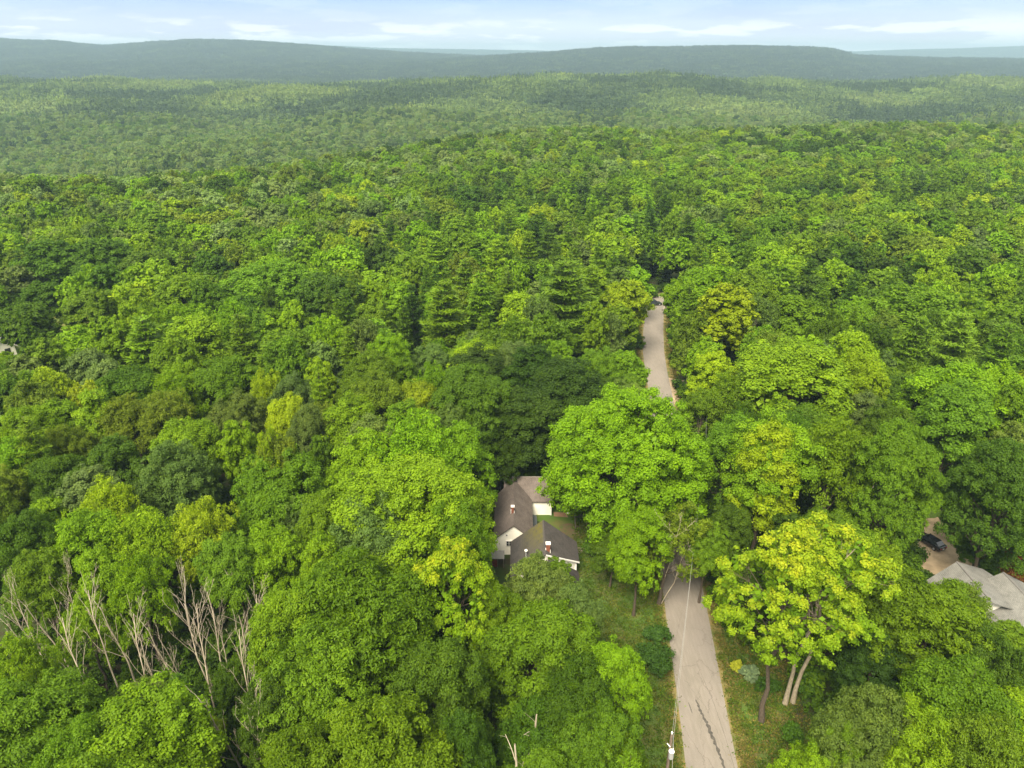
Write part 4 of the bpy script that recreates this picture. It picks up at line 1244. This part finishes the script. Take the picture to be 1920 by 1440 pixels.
# --- half-dead tree over the road
tw = (broadleaf(905, H=15, R=5.4, base=.34, lobes=34, lobe_r=.26, clumps=6, clump_r=.62, leaves=75, gap=.30, core=0, trunk_r=.3, yellow=.0001, mat=LEAF, lean=(2.4, 0), jitter=.9, tuft=.9), 5.4, 15.)
rt = place_tree('maple', 20.6, 77.6, 15.5, 5.0, 'olive green', 905, meshes=tw, label="thin half-dead tree with bare fanning twigs leaning over the road")
bt_b, bt_t = bare_tree(906, 15.0, 2, .22, .085, (0.22, 0.0), 3, 1.2)
o = bpy.data.objects.new("branches", bt_b); COL.objects.link(o); o.parent = rt
o = bpy.data.objects.new("stem", bt_t); COL.objects.link(o); o.parent = rt
placed.append((22, 77.6, 4, 15))

# --- rust-brown conifer at the right edge
rc = (pine(77, H=9, R=3.2, base=.05, levels=14, per=6, tufts=5, cards=18, mat=NEEDLE, power=.7, up=0.0), 3.2, 9.)
PAL['rust brown'] = (.13, .055, .020)
place_tree('pine', 73.2, 83.0, 9.5, 3.6, 'rust brown', 77, meshes=rc, label="rust-brown dying conifer behind the grey-roofed house at the right edge"); placed.append((73.2, 83, 3.6, 9))
place_tree('pine', 78.6, 86.5, 8.5, 3.2, 'rust brown', 78, meshes=rc, label="second rust-brown conifer, farther right at the picture's edge"); placed.append((78.6, 86.5, 3.6, 9))

# --- shrubs
def shrub(label, x, y, r, h, col, seed, yellow=0.0):
    cm_, _ = broadleaf(seed, H=h, R=r, base=0.02, lobes=16, lobe_r=.42, clumps=8, clump_r=.22 * max(1, r / 1.2), leaves=40, leaf=(.10, .065), core=30, trunk=False,
                       yellow=yellow or False, mat=LEAF_Y if yellow else LEAF, zlow=-.3)
    rt_ = empty("shrub", (x, y, 0)); tag(rt_, label, "shrub")
    c_ = link("foliage", cm_, rt_); c_.color = col + (1,)
    V, F = tube_arrays([(0, 0, -.2), (0, 0, h * .5)], [.06, .03], 5)
    link("stem", np_mesh("stem", V, F, None, BARK), rt_)
    placed.append((x, y, r, h))


shrub("variegated pale green shrub on the grass right of the road", 29.4, 64.6, 1.15, 1.5, (.17, .24, .12), 301)
shrub("small bright yellow shrub touching the variegated one by the road", 28.2, 65.9, .75, 1.1, (.36, .38, .03), 302)
shrub("dark green bush on the lawn close to the road's left edge", 17.6, 66.0, 2.6, 3.4, (.04, .09, .012), 303)
shrub("dark bush beside the lawn, farther up the road's left edge", 19.0, 70.5, 1.8, 2.6, (.045, .1, .014), 304)
shrub("rounded bush at the back of the farmyard under the big maple", 15.2, 95.6, 1.8, 2.4, (.05, .10, .014), 305)
shrub("low dark bush against the left wall of the farmhouse wing", -4.6, 94.0, 1.6, 2.0, (.035, .08, .012), 306)
shrub("leafy bush near the path right of the farmhouse", 12.6, 88.2, 2.2, 3.2, (.07, .14, .014), 307)
shrub("leafy sapling at the foot of the dark-trunked yellow maple", 31.2, 55.4, 1.3, 2.6, (.06, .13, .01), 309)
shrub("broad low bush behind the pale forking trunks", 35.6, 63.0, 2.2, 3.0, (.05, .11, .01), 310)
shrub("dark low bush between the two yellowing maples", 31.0, 62.5, 1.5, 1.7, (.045, .10, .01), 311)
shrub("low shrub right of the gravel drive under dark branches", 71.6, 89.5, 1.6, 1.6, (.05, .09, .02), 308)

# --- bare trees
BARE = [bare_tree(s, 18, st, .05, .15, (0, 0), 4, tw_, 1.15) for s, st, tw_ in ((201, 1, .9), (202, 1, .75), (203, 2, .75))]
SNAG = bare_tree(210, 10, 1, .05, .20, (0.02, 0), 2, .42, .35)
BL = [  # px, py of top, height, lean x, mesh, label
    (12, 1078, 18, -.22, 2, "leaning bare tree with dense brown twigs at the far left edge"),
    (60, 1095, 16, -.16, 1, "slim bare tree just inside the left edge, right of the densest one"),
    (112, 1045, 17, -.14, 2, "bare tree with a wide twiggy head above the bright saplings at lower left"),
    (195, 1095, 18, -.05, 1, "pale forked bare tree in front of the green sapling at lower left"),
    (90, 1165, 19, -.16, 0, "leaning bare tree with a thick pale trunk in the lower left"),
    (222, 1160, 18, -.04, 0, "bare tree with paired upright stems, lower left"),
    (262, 1150, 18, .04, 1, "bare tree with one long branch reaching right, lower left"),
    (322, 1062, 20.5, -.12, 2, "tallest bare tree of the dead group, its dark trunk in shade"),
    (345, 1140, 18, -.03, 0, "bare tree with long white limbs spreading right, middle of the dead group"),
    (310, 1165, 14, .0, 1, "thin bare tree low in the middle of the dead group"),
    (405, 1160, 13, .0, 0, "pale many-twigged dead tree right of the tallest one"),
    (432, 1045, 17, .03, 1, "thin grey bare tree higher up, right side of the dead group"),
    (460, 1120, 16, .04, 0, "slender bare tree at the right end of the dead group"),
    (400, 1265, 19, -.12, 1, "leaning bare trunk near the bottom edge, left of a twiggy one"),
    (30, 1125, 17, -.2, 1, "thin leaning bare tree between the two leftmost dead ones"),
    (140, 1112, 18.5, -.12, 0, "tall straight dead tree just left of the green sapling at lower left"),
    (285, 1135, 17, -.08, 1, "pale thin dead tree immediately left of the tallest one"),
    (378, 1100, 17, .0, 1, "upright grey dead tree immediately right of the tallest one"),
    (428, 1190, 18, -.04, 0, "dead tree with long upright stems near the group's lower right"),
    (485, 1090, 15, .03, 1, "last thin dead tree at the group's upper right"),
    (445, 1265, 19, -.02, 2, "twiggy dead tree near the bottom edge, lowest of the dead group"),
]
OTHER = [(303, 664, 12, 0, 2, "bare brown fan of twigs between green crowns, middle left"), (365, 655, 12, 0, 0, "smaller bare tree just right of the brown fan of twigs"),
         (1155, 588, 12, 0, 2, "pale bare tree beside the left edge of the road's far stretch"), (1308, 402, 13, -.05, 0, "pale bare tree right of the dark road gap, upper centre"),
         (1290, 408, 12, .05, 0, "thin bare tree touching its paler neighbour, upper centre"), (1355, 435, 11, 0, 0, "short bare tree lower right of the upper centre pair"),
         (1660, 798, 15, 0, 0, "white-limbed bare tree in the dark gap between two big crowns, right"), (1858, 796, 10, 0, 0, "bare twigs rising out of a broad crown at the right"),
         (1885, 798, 10, 0, 2, "grey bare twigs at the right, nearest the edge"), (955, 622, 11, 0, 1, "thin white-stemmed bare tree below the central pines"), (800, 635, 10, 0, 2, "brown bare treelet left of the central pines' foot"),
         (1390, 590, 17, 0, 0, "bare limbs standing in the golden green tree right of the road"), (1760, 505, 12, 0, 1, "pale bare stem in the yellow-green patch at upper right"),
         (538, 382, 13, 0, 2, "reddish grey bare tree on the far left plateau")]
NB = len(BL)
for i, (px, py, h, lean, mi, lb) in enumerate(BL + OTHER):
    X, Y, d = hero_pos(px, py, h)
    tw_m, tr_m = BARE[mi]
    rt = empty("bare_tree", (X - lean * h * .6, Y, ztf(X, Y)), i * 1.3); tag(rt, lb, "bare tree")
    s = h / 18.0
    sx = s * (.85 if i < NB else 1.1)
    for me_, nm in ((tw_m, "branches"), (tr_m, "trunk")):
        o = bpy.data.objects.new(nm, me_); COL.objects.link(o); o.parent = rt; o.scale = (sx * 1.0, sx * 1.0, s)
    rt.rotation_euler = (0, lean, i * 1.3 if not lean else 0)
for px, py, h, lb in ((935, 1368, 15, "broken dead snag with two side arms at the bottom centre"), (1008, 1350, 14, "crooked white dead branch tree right of the snag, bottom centre")):
    X, Y, d = hero_pos(px, py, h)
    rt = empty("dead_snag", (X, Y, 0), 0 if px < 1000 else 2.0); tag(rt, lb, "dead tree")
    for me_, nm in ((SNAG[0], "branches"), (SNAG[1], "trunk")):
        o = bpy.data.objects.new(nm, me_); COL.objects.link(o); o.parent = rt; o.scale = (h / 10,) * 3
    placed.append((X, Y, 2.2, h))

# ------------------------------------------------------------------ fill the forest
MUST = [(x, y, z) for x, y, z in [(0.2, 88, 5), (0.2, 95, 5), (0.2, 101, 5), (-2.5, 88.3, 3), (-2.5, 95, 3), (-2.3, 88.3, .5), (-.4, 88.3, 1), (5, 98.7, 2), (5, 98.7, .5), (2, 102.6, 4.7), (4.7, 87, 7),
        (4.7, 80, 7), (9.6, 83, 3), (9.6, 87, 3), (9.4, 83, 1.2), (2, 82, 5), (7.5, 94, 0), (10, 95, 0), (14, 97.4, .8), (12, 93, 0), (9, 99, 0), (-2.9, 105, 1.5), (-2.9, 104, .3), (-4, 99, 0), (-2.1, 86, 1.8), (12, 80, 0), (14, 76, 0), (15.5, 70, 0),
        (65.7, 91, 1), (66.8, 89.5, 1), (65, 92.5, 1.3), (67, 88, 0), (65.5, 86, 0), (63, 86, 0), (69, 93, 0), (60.9, 77.5, 7), (64.5, 78, 5.7), (65.9, 75.6, 7), (68.5, 75, 5), (67, 70, 6), (64, 71, 5.5), (43.4, 208, 1), (42, 207, .5), (45.3, 209, 1.2),
        (29.4, 64.6, 1), (28.5, 61, 3), (28.8, 58.5, 5), (33, 60, 6), (30, 55, 0), (27, 57, 0), (26, 66, 0), (18, 55, 0), (17.5, 62, 0), (32.5, 104, 9), (-128, 189, 0), (-130, 169, 2.5), (36, 150, 0), (71, 168, 5),
        (29.3, 57.8, .5), (33.4, 60.6, 2), (34, 61, 4), (35.5, 61.5, 7), (31, 60, 1), (26.5, 50, 0), (15.4, 47.9, 8), (24, 47, 0), (16.5, 51, 0)]]
for yy in list(range(40, 84, 4)) + list(range(138, 208, 6)):
    xl = np.interp(yy, [r_[2] for r_ in ROAD], [r_[0] for r_ in ROAD]); xr_ = np.interp(yy, [r_[2] for r_ in ROAD], [r_[1] for r_ in ROAD])
    if yy < 200: MUST += [(xl + .4, yy, 0), ((xl + xr_) / 2, yy, 0), (xr_ - .4, yy, 0)]
for px_, py_ in ((135, 1290), (110, 1240), (400, 1180), (370, 1240), (350, 1180), (265, 1260), (215, 1260), (470, 1200), (60, 1210), (420, 1370), (455, 1370), (330, 1240), (940, 1420), (1012, 1390)):
    q_ = unproj(px_, py_, 5.0); MUST.append((q_[0], q_[1], 5.0))
MUSTA = np.array(MUST, float)
EYEV = np.array([0, 0, EYE])


def blocks(x, y, r, h, margin=1.05):
    """does the crown of a tree hide any spot the photograph shows?"""
    S = np.array([r * margin, r * margin, h * .42 * margin]); c0 = np.array([x, y, h * .6])
    o = (EYEV - c0) / S; dvec = (MUSTA - EYEV) / S
    a = (dvec ** 2).sum(1); b_ = 2 * (dvec * o).sum(1); c1 = (o ** 2).sum() - 1
    disc = b_ * b_ - 4 * a * c1
    t_ = np.where(disc > 0, (-b_ - np.sqrt(np.maximum(disc, 0))) / (2 * a), 9)
    return (t_ > 0) & (t_ < 1.0)


for T in TREES:
    bl = blocks(T['x'], T['y'], T['r'], T['h'], .9)
    if bl.any(): print("HERO BLOCKS", T['kind'], int(T['px']), int(T['py']), [MUST[i] for i in np.where(bl)[0]][:4])


def road_dist(x, y):
    return abs(x - np.interp(y, [r_[2] for r_ in ROAD], [(r_[0] + r_[1]) / 2 for r_ in ROAD]))


def free(x, y, r=0.0):
    if road_dist(x, y) < 4.2 + r * .45 and y < 214: return False
    if abs(x - (46 + (y - 209) * .155)) < 1.2 + r * .3 and y >= 214: return False
    if -5 - r * .5 < x < 20.5 and 76 < y < 107 + r * .5: return False
    if 9 < x < 22 and 45 < y < 80: return False
    if 22 < x < 35 and 40 < y < 70: return False
    if 57 < x < 72 and 61 < y < 80 + r * .6: return False
    if 61 - r * .4 < x < 71 + r * .4 and 80 < y < 99: return False
    if -141 < x < -117 and 158 < y < 204: return False
    return True


rngf = np.random.default_rng(77)
pl_ = np.array([(a, b_, c_) for a, b_, c_, _ in placed])
cand = []
sp_ = 7.4
for gy in np.arange(30, 1180, sp_):
    s2 = sp_
    for gx in np.arange(-gy * .80 - 15, gy * .80 + 15, s2):
        x = gx + rngf.uniform(-.48, .48) * s2; y = gy + rngf.uniform(-.48, .48) * s2
        cand.append((x, y))
cand = np.array(cand)
pz = undul(cand[:, 0], cand[:, 1], 31, 170)          # pine-rich zones
cz_ = undul(cand[:, 0], cand[:, 1], 33, 120)
fills = []
for (x, y), p_, c_ in zip(cand, pz, cz_):
    u = rngf.random(4)
    pinef = 0.10 + (0.32 if p_ > .22 else 0) + (.22 if 150 < y < 420 and -30 < x < 60 + y * .1 else 0) + (.25 if y > 620 else 0)
    if u[0] < pinef: kind = 'hemlock' if u[1] < .22 else 'pine'
    else: kind = ('maple', 'maple', 'column', 'oak', 'oval', 'airy', 'maple', 'airy', 'oval', 'maple')[int(u[1] * 10)]
    h = 15.0 + 5.5 * u[2] + (2.5 if kind == 'pine' else 0); r = {'pine': 3.3, 'hemlock': 2.7, 'column': 3.3, 'oval': 3.8, 'airy': 4.5, 'maple': 5.1, 'oak': 5.4}[kind] * (.80 + .50 * u[3])
    if y < 235:
        if not free(x, y, r): continue
        dd = np.hypot(pl_[:, 0] - x, pl_[:, 1] - y)
        if (dd < .62 * (pl_[:, 2] + r)).any(): continue
        for _ in range(3):
            if blocks(x, y, r, h).any(): h *= .72; r *= .82
        if blocks(x, y, r, h).any() or h < 5: continue
    elif abs(x - (46 + (y - 209) * .155)) < 1.2 + r * .3 and y < 330: continue
    w = rngf.random()
    beyond = y > (60 + 330 * (rngf.random() - .78) + np.interp(x / y, [-.7, -.35, -.15, 0, .1, .7], [350, 370, 430, 520, 580, 590]))  # from about the crest on, haze is painted into the leaf colours
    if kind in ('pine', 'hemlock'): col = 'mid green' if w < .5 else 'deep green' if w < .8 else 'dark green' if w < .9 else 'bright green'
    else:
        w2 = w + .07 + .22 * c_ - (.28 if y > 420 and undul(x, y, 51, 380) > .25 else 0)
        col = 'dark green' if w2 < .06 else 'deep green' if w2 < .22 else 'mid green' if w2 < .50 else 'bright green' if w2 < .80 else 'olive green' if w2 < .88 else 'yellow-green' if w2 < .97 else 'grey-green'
    if beyond and kind not in ('pine', 'hemlock') and w > .25: col = 'haze-greyed green' if w > .5 else 'olive green'
    elif beyond and kind in ('pine', 'hemlock'): col = 'conifer green' if w > .4 else 'haze-greyed green'
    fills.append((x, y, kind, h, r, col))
fills.sort(key=lambda q: math.hypot(q[0], q[1]))
nb = sum(1 for T in TREES if T['kind'] not in ('pine', 'hemlock'))
near, rest = [], []
for q in fills:
    px, py, f = proj(q[0], q[1], q[3] * .8)
    inside = -60 - 1333 * q[4] / f < px < 1980 + 1333 * q[4] / f and py < 1470 + 1333 * q[4] / f
    if not inside and q[1] < 250:
        continue
    if nb < 300:
        near.append(q)
        if q[2] not in ('pine', 'hemlock'): nb += 1
    else: rest.append(q)
for i, (x, y, kind, h, r, col) in enumerate(near):
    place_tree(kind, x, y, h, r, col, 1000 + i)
print("individual trees", len(TREES), "forest", len(rest), "last near", near[-1][:2] if near else None)

# labels that single each tree out: kind + colour + how many-th it is on which side of what
LM = [("the cream farmhouse", 985, 980), ("the grey-roofed house", 1850, 1105), ("the yellow-topped maple", 1470, 1090), ("the transformer pole", 1258, 1400), ("the parked black car", 1743, 1012),
      ("the dead tree group", 330, 1150), ("the distant car", 1228, 570), ("the gravel turnout", 1262, 730), ("the small meadow", 100, 605), ("the brown twig fan", 303, 690),
      ("the central pines", 940, 550), ("the huge round maple", 1178, 850), ("the pale lone pine", 706, 630), ("the far right edge", 1915, 520), ("the far left edge", 5, 420), ("the pale-roofed outbuilding", 1490, 640)]
SECT = ["right of", "up and right of", "straight behind", "up and left of", "left of", "down and left of", "straight below", "down and right of"]
ORD = ["nearest", "second nearest", "third nearest", "fourth nearest", "fifth nearest", "sixth nearest", "seventh nearest", "eighth nearest", "ninth nearest", "tenth nearest", "eleventh nearest", "twelfth nearest"]
keyed = {}
for T in TREES:
    if T['label']: continue
    best = min(LM, key=lambda l: math.hypot(l[1] - T['px'], l[2] - T['py']))
    a = math.degrees(math.atan2(best[2] - T['py'], T['px'] - best[1])) % 360
    s = SECT[int(((a + 22.5) % 360) // 45)]
    keyed.setdefault((T['col'], SHAPEW[T['kind']], s, best[0]), []).append((math.hypot(best[1] - T['px'], best[2] - T['py']), id(T), T))
for (col, sh, s, lm), L in keyed.items():
    L.sort()
    for i, (_, _, T) in enumerate(L):
        T['label'] = f"{col} {sh}, {ORD[min(i, 11)]}, {s} {lm}" if len(L) > 1 else f"{col} {sh}, the only one {s} {lm}"
for T in TREES:
    T['root']['label'] = T['label']
    T['root']['group'] = 'pines and hemlocks of the near forest' if T['kind'] in ('pine', 'hemlock') else 'broadleaf trees of the near forest'


# ------------------------------------------------------------------ the rest of the forest: far too many to count
def gn_scatter(name, label, P, rot, scl, idx, tint, sources, cat):
    me = bpy.data.meshes.new(name)
    n = len(P)
    me.vertices.add(n); me.vertices.foreach_set('co', np.ascontiguousarray(P, dtype=np.float32).ravel())
    for nm_, ty, arr in (('rot', 'FLOAT_VECTOR', rot), ('scl', 'FLOAT_VECTOR', scl)):
        a = me.attributes.new(nm_, ty, 'POINT'); a.data.foreach_set('vector', np.ascontiguousarray(arr, dtype=np.float32).ravel())
    a = me.attributes.new('tint', 'FLOAT_COLOR', 'POINT'); a.data.foreach_set('color', np.ascontiguousarray(np.c_[tint, np.ones(n)], dtype=np.float32).ravel())
    a = me.attributes.new('idx', 'INT', 'POINT'); a.data.foreach_set('value', np.ascontiguousarray(idx, dtype=np.int32))
    me.update()
    o = bpy.data.objects.new(name, me); COL.objects.link(o)
    tag(o, label, cat, kind='stuff')
    sc = bpy.data.collections.new(name + "_kinds")
    for i, sm in enumerate(sources):
        so = bpy.data.objects.new("%s_kind_%02d" % (name, i), sm); sc.objects.link(so)
    ng = bpy.data.node_groups.new(name, 'GeometryNodeTree')
    ng.interface.new_socket(name="Geometry", in_out='INPUT', socket_type='NodeSocketGeometry')
    ng.interface.new_socket(name="Geometry", in_out='OUTPUT', socket_type='NodeSocketGeometry')
    N, L = ng.nodes, ng.links
    gi, go = N.new('NodeGroupInput'), N.new('NodeGroupOutput')
    iop = N.new('GeometryNodeInstanceOnPoints')
    ci = N.new('GeometryNodeCollectionInfo'); ci.inputs['Collection'].default_value = sc
    ci.inputs['Separate Children'].default_value = True; ci.inputs['Reset Children'].default_value = True
    def na(nm_, ty):
        q = N.new('GeometryNodeInputNamedAttribute'); q.data_type = ty; q.inputs['Name'].default_value = nm_
        return q.outputs['Attribute']
    e2r = N.new('FunctionNodeEulerToRotation'); L.new(na('rot', 'FLOAT_VECTOR'), e2r.inputs[0])
    L.new(gi.outputs[0], iop.inputs['Points']); L.new(ci.outputs[0], iop.inputs['Instance'])
    iop.inputs['Pick Instance'].default_value = True
    L.new(na('idx', 'INT'), iop.inputs['Instance Index']); L.new(e2r.outputs[0], iop.inputs['Rotation']); L.new(na('scl', 'FLOAT_VECTOR'), iop.inputs['Scale'])
    L.new(iop.outputs[0], go.inputs[0])
    md = o.modifiers.new("scatter", 'NODES'); md.node_group = ng
    return o


def inst_mesh(kind, i, lod=2):
    sp = SPECS[kind][i]
    fn = pine if kind in ('pine', 'hemlock') else broadleaf
    return (mk(fn, lod, mat=LEAF_I, **sp)[0], sp.get('R', 4.6 if fn is pine else 6.0), sp.get('H', 24.0 if fn is pine else 21.0))


KI = [('maple', 0), ('maple', 1), ('maple', 2), ('maple', 3), ('oak', 0), ('oak', 1), ('oval', 0), ('oval', 1), ('airy', 0), ('airy', 1), ('pine', 0), ('pine', 1), ('pine', 2), ('hemlock', 0), ('column', 0), ('column', 1)]
src = [inst_mesh(*k) for k in KI]
kidx = {'maple': (0, 1, 2, 3), 'oak': (4, 5), 'oval': (6, 7), 'airy': (8, 9), 'pine': (10, 11, 12), 'hemlock': (13,), 'column': (14, 15)}
P, Ro, S, I, Ti = [], [], [], [], []
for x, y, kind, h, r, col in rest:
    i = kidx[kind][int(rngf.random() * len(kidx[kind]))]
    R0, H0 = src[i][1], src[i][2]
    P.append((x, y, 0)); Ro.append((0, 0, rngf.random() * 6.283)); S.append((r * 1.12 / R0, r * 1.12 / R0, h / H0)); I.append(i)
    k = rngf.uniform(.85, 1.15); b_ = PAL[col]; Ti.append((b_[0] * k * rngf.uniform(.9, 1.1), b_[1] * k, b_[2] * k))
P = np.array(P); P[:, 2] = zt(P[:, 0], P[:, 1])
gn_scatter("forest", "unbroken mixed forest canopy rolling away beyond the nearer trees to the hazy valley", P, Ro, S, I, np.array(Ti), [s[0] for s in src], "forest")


# distant woods: patches of many crowns each
def patch(seed, n=26, size=40.0, pines=.3):
    rng = np.random.default_rng(seed); acc = Acc()
    for _ in range(n):
        cx, cy2 = rng.uniform(-size / 2, size / 2, 2)
        isp = rng.random() < pines
        r = rng.uniform(2.4, 3.6) if isp else rng.uniform(3.6, 5.6); h = rng.uniform(15, 20) + (4 if isp else 0)
        k = 46
        d = norm(rng.normal(size=(k, 3))); d[:, 2] = np.abs(d[:, 2]) * 1.0 - .15
        if isp:
            t_ = rng.random(k); a = rng.random(k) * 6.283
            C = np.stack([cx + np.cos(a) * r * (1 - t_), cy2 + np.sin(a) * r * (1 - t_), h * (.35 + .65 * t_)], 1)
            N = norm(np.stack([np.cos(a), np.sin(a), np.full(k, .7)], 1) + rng.normal(size=(k, 3)) * .4)
        else:
            C = np.array([cx, cy2, h - r * 1.1]) + d * np.array([r, r, r * 1.1]) * rng.uniform(.8, 1.05, (k, 1)); N = norm(d + rng.normal(size=(k, 3)) * .4)
        tone = rng.random()
        V, F, c4 = leaf_cards(C, N, 1.05, .8, rng, np.clip(.65 * tone + .35 * rng.random(k), 0, 1))
        acc.add(V, F, cv=c4)
    return acc.mesh("patch", LEAF_I)


psrc = [patch(i, pines=(.15, .3, .5, .7)[i % 4]) for i in range(6)]
P, Ro, S, I, Ti = [], [], [], [], []
yy = 1165.0
while yy < 5450:
    sp2 = 34 if yy < 3000 else 38
    for gx in np.arange(-yy * .75, yy * .75, sp2):
        P.append((gx + rngf.uniform(-8, 8), yy + rngf.uniform(-8, 8), 0)); Ro.append((0, 0, rngf.random() * 6.283)); s_ = rngf.uniform(.9, 1.15); S.append((s_, s_, s_ * rngf.uniform(.9, 1.15)))
    yy += sp2
for yy in np.arange(7600, 10200, 90):
    for gx in np.arange(-yy * .72, yy * .72, 90): P.append((gx + rngf.uniform(-20, 20), yy, 0)); Ro.append((0, 0, rngf.random() * 6.283)); S.append((2.4, 2.4, 1.2))
P = np.array(P); P[:, 2] = zt(P[:, 0], P[:, 1]) - 1
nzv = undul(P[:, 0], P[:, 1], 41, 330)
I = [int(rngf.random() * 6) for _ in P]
cA, cB, cC = np.array((.050, .082, .034)), np.array(PAL['haze-greyed green']), np.array((.15, .19, .06))  # the paler far tints have haze worked into the leaf colour
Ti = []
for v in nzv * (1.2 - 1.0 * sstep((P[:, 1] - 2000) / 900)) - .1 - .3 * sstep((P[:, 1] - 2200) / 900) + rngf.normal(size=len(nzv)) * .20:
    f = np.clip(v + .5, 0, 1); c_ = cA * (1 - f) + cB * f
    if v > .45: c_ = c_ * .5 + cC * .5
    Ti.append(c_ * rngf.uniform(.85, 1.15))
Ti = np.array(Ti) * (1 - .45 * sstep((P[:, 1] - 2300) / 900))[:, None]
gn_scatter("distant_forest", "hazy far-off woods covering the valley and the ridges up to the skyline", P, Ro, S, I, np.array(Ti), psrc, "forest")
print("patches", len(P))


# undergrowth on the forest floor
def bush(seed):
    cm_, _ = broadleaf(seed, H=2.6, R=1.9, base=.02, lobes=9, lobe_r=.5, clumps=5, clump_r=.5, leaves=16, leaf=(.19, .12), core=10, trunk=False, mat=LEAF_I, zlow=-.2)
    return cm_


bs = [bush(i) for i in (401, 402, 403)]
P, Ro, S, I, Ti = [], [], [], [], []
for gy in np.arange(30, 225, 2.6):
    for gx in np.arange(-gy * .8 - 8, gy * .8 + 8, 2.6):
        x, y = gx + rngf.uniform(-1.2, 1.2), gy + rngf.uniform(-1.2, 1.2)
        s_ = rngf.uniform(.5, 1.25)
        if not free(x, y, -1.5 if y < 140 else 0): 
            if not (y > 100): continue
            else: continue
        if blocks(x, y, 1.6 * s_, 2.2 * s_, 1.0).any(): continue
        P.append((x, y, 0)); Ro.append((0, 0, rngf.random() * 6.283)); S.append((s_, s_, s_)); I.append(int(rngf.random() * 3))
        c_ = np.array(PAL[('dark green', 'deep green', 'mid green', 'deep green')[int(rngf.random() * 4)]]); Ti.append(c_ * rngf.uniform(.8, 1.3))
gn_scatter("undergrowth", "low dark green undergrowth covering the forest floor between the trunks", np.array(P), Ro, S, I, np.array(Ti), bs, "undergrowth")

# short grass tufts and weeds on lawn and verges
def tuft(seed):
    rng = np.random.default_rng(seed); n = 26
    C = rng.normal(size=(n, 3)) * np.array([.3, .3, 0]) + np.array([0, 0, .06]); N = norm(rng.normal(size=(n, 3)) + np.array([0, 0, .6]))
    V, F, c4 = leaf_cards(C, N, .12, .05, rng, rng.random(n))
    return np_mesh("tuft", V, F, dict(cv=c4), LEAF_I)


P, Ro, S, I, Ti = [], [], [], [], []
def tufts(n, x0, x1, y0, y1, cols, cond=lambda x, y: True, s0=.6, s1=1.3):
    for _ in range(n):
        x, y = rngf.uniform(x0, x1), rngf.uniform(y0, y1)
        xm = road_dist(x, y)
        if xm < 3.2 or not cond(x, y): continue
        P.append((x, y, 0.01)); Ro.append((0, 0, rngf.random() * 6.283)); s_ = rngf.uniform(s0, s1); S.append((s_, s_, s_)); I.append(int(rngf.random() * 2))
        Ti.append(np.array(cols[int(rngf.random() * len(cols))]) * rngf.uniform(.7, 1.3))
G1 = [(.08, .14, .012), (.06, .11, .010), (.11, .13, .02)]
G2 = [(.16, .13, .04), (.12, .12, .02), (.20, .16, .05), (.07, .10, .015)]
lawn_free = lambda x, y: not (-0.5 < x < 10 and 76 < y < 107)
tufts(3200, 9, 22, 45, 101, G1, lawn_free)
tufts(1900, 24, 35, 44, 72, G1 + G2[:1])
tufts(500, -8, -2.9, 88, 107, G1)
for y0 in range(44, 84, 2):
    xl = np.interp(y0, [r_[2] for r_ in ROAD], [r_[0] for r_ in ROAD]); xr_ = np.interp(y0, [r_[2] for r_ in ROAD], [r_[1] for r_ in ROAD])
    tufts(60, xl - 1.6, xl, y0, y0 + 2, G2, s0=.3, s1=.7); tufts(60, xr_, xr_ + 1.7, y0, y0 + 2, G2, s0=.3, s1=.7)
for y0 in range(136, 206, 2):
    xl = np.interp(y0, [r_[2] for r_ in ROAD], [r_[0] for r_ in ROAD]); xr_ = np.interp(y0, [r_[2] for r_ in ROAD], [r_[1] for r_ in ROAD])
    tufts(25, xl - 2.5, xl, y0, y0 + 2, G2, s0=.4, s1=1.0); tufts(25, xr_, xr_ + 2.5, y0, y0 + 2, G2, s0=.4, s1=1.0)
gn_scatter("grass", "short grass and dry weeds on the lawn and along both road edges", np.array(P), Ro, S, I, np.array(Ti), [tuft(1), tuft(2)], "grass")

# ------------------------------------------------------------------ haze
hb = boxs(-15000, -15000, -140, 15000, 15000, 235)
hz = multi("haze", [hb], None)
m, nt, out = nodes("haze_air")
pv = nt.nodes.new("ShaderNodeVolumePrincipled")
pv.inputs['Color'].default_value = (0.34, 0.47, 0.58, 1)
pv.inputs['Density'].default_value = 0.00014
pv.inputs['Anisotropy'].default_value = 0.0
nt.links.new(pv.outputs[0], out.inputs['Volume'])
hz.data.materials.append(m)
tag(hz, "pale blue haze in the air over the forest", "haze", kind='stuff')
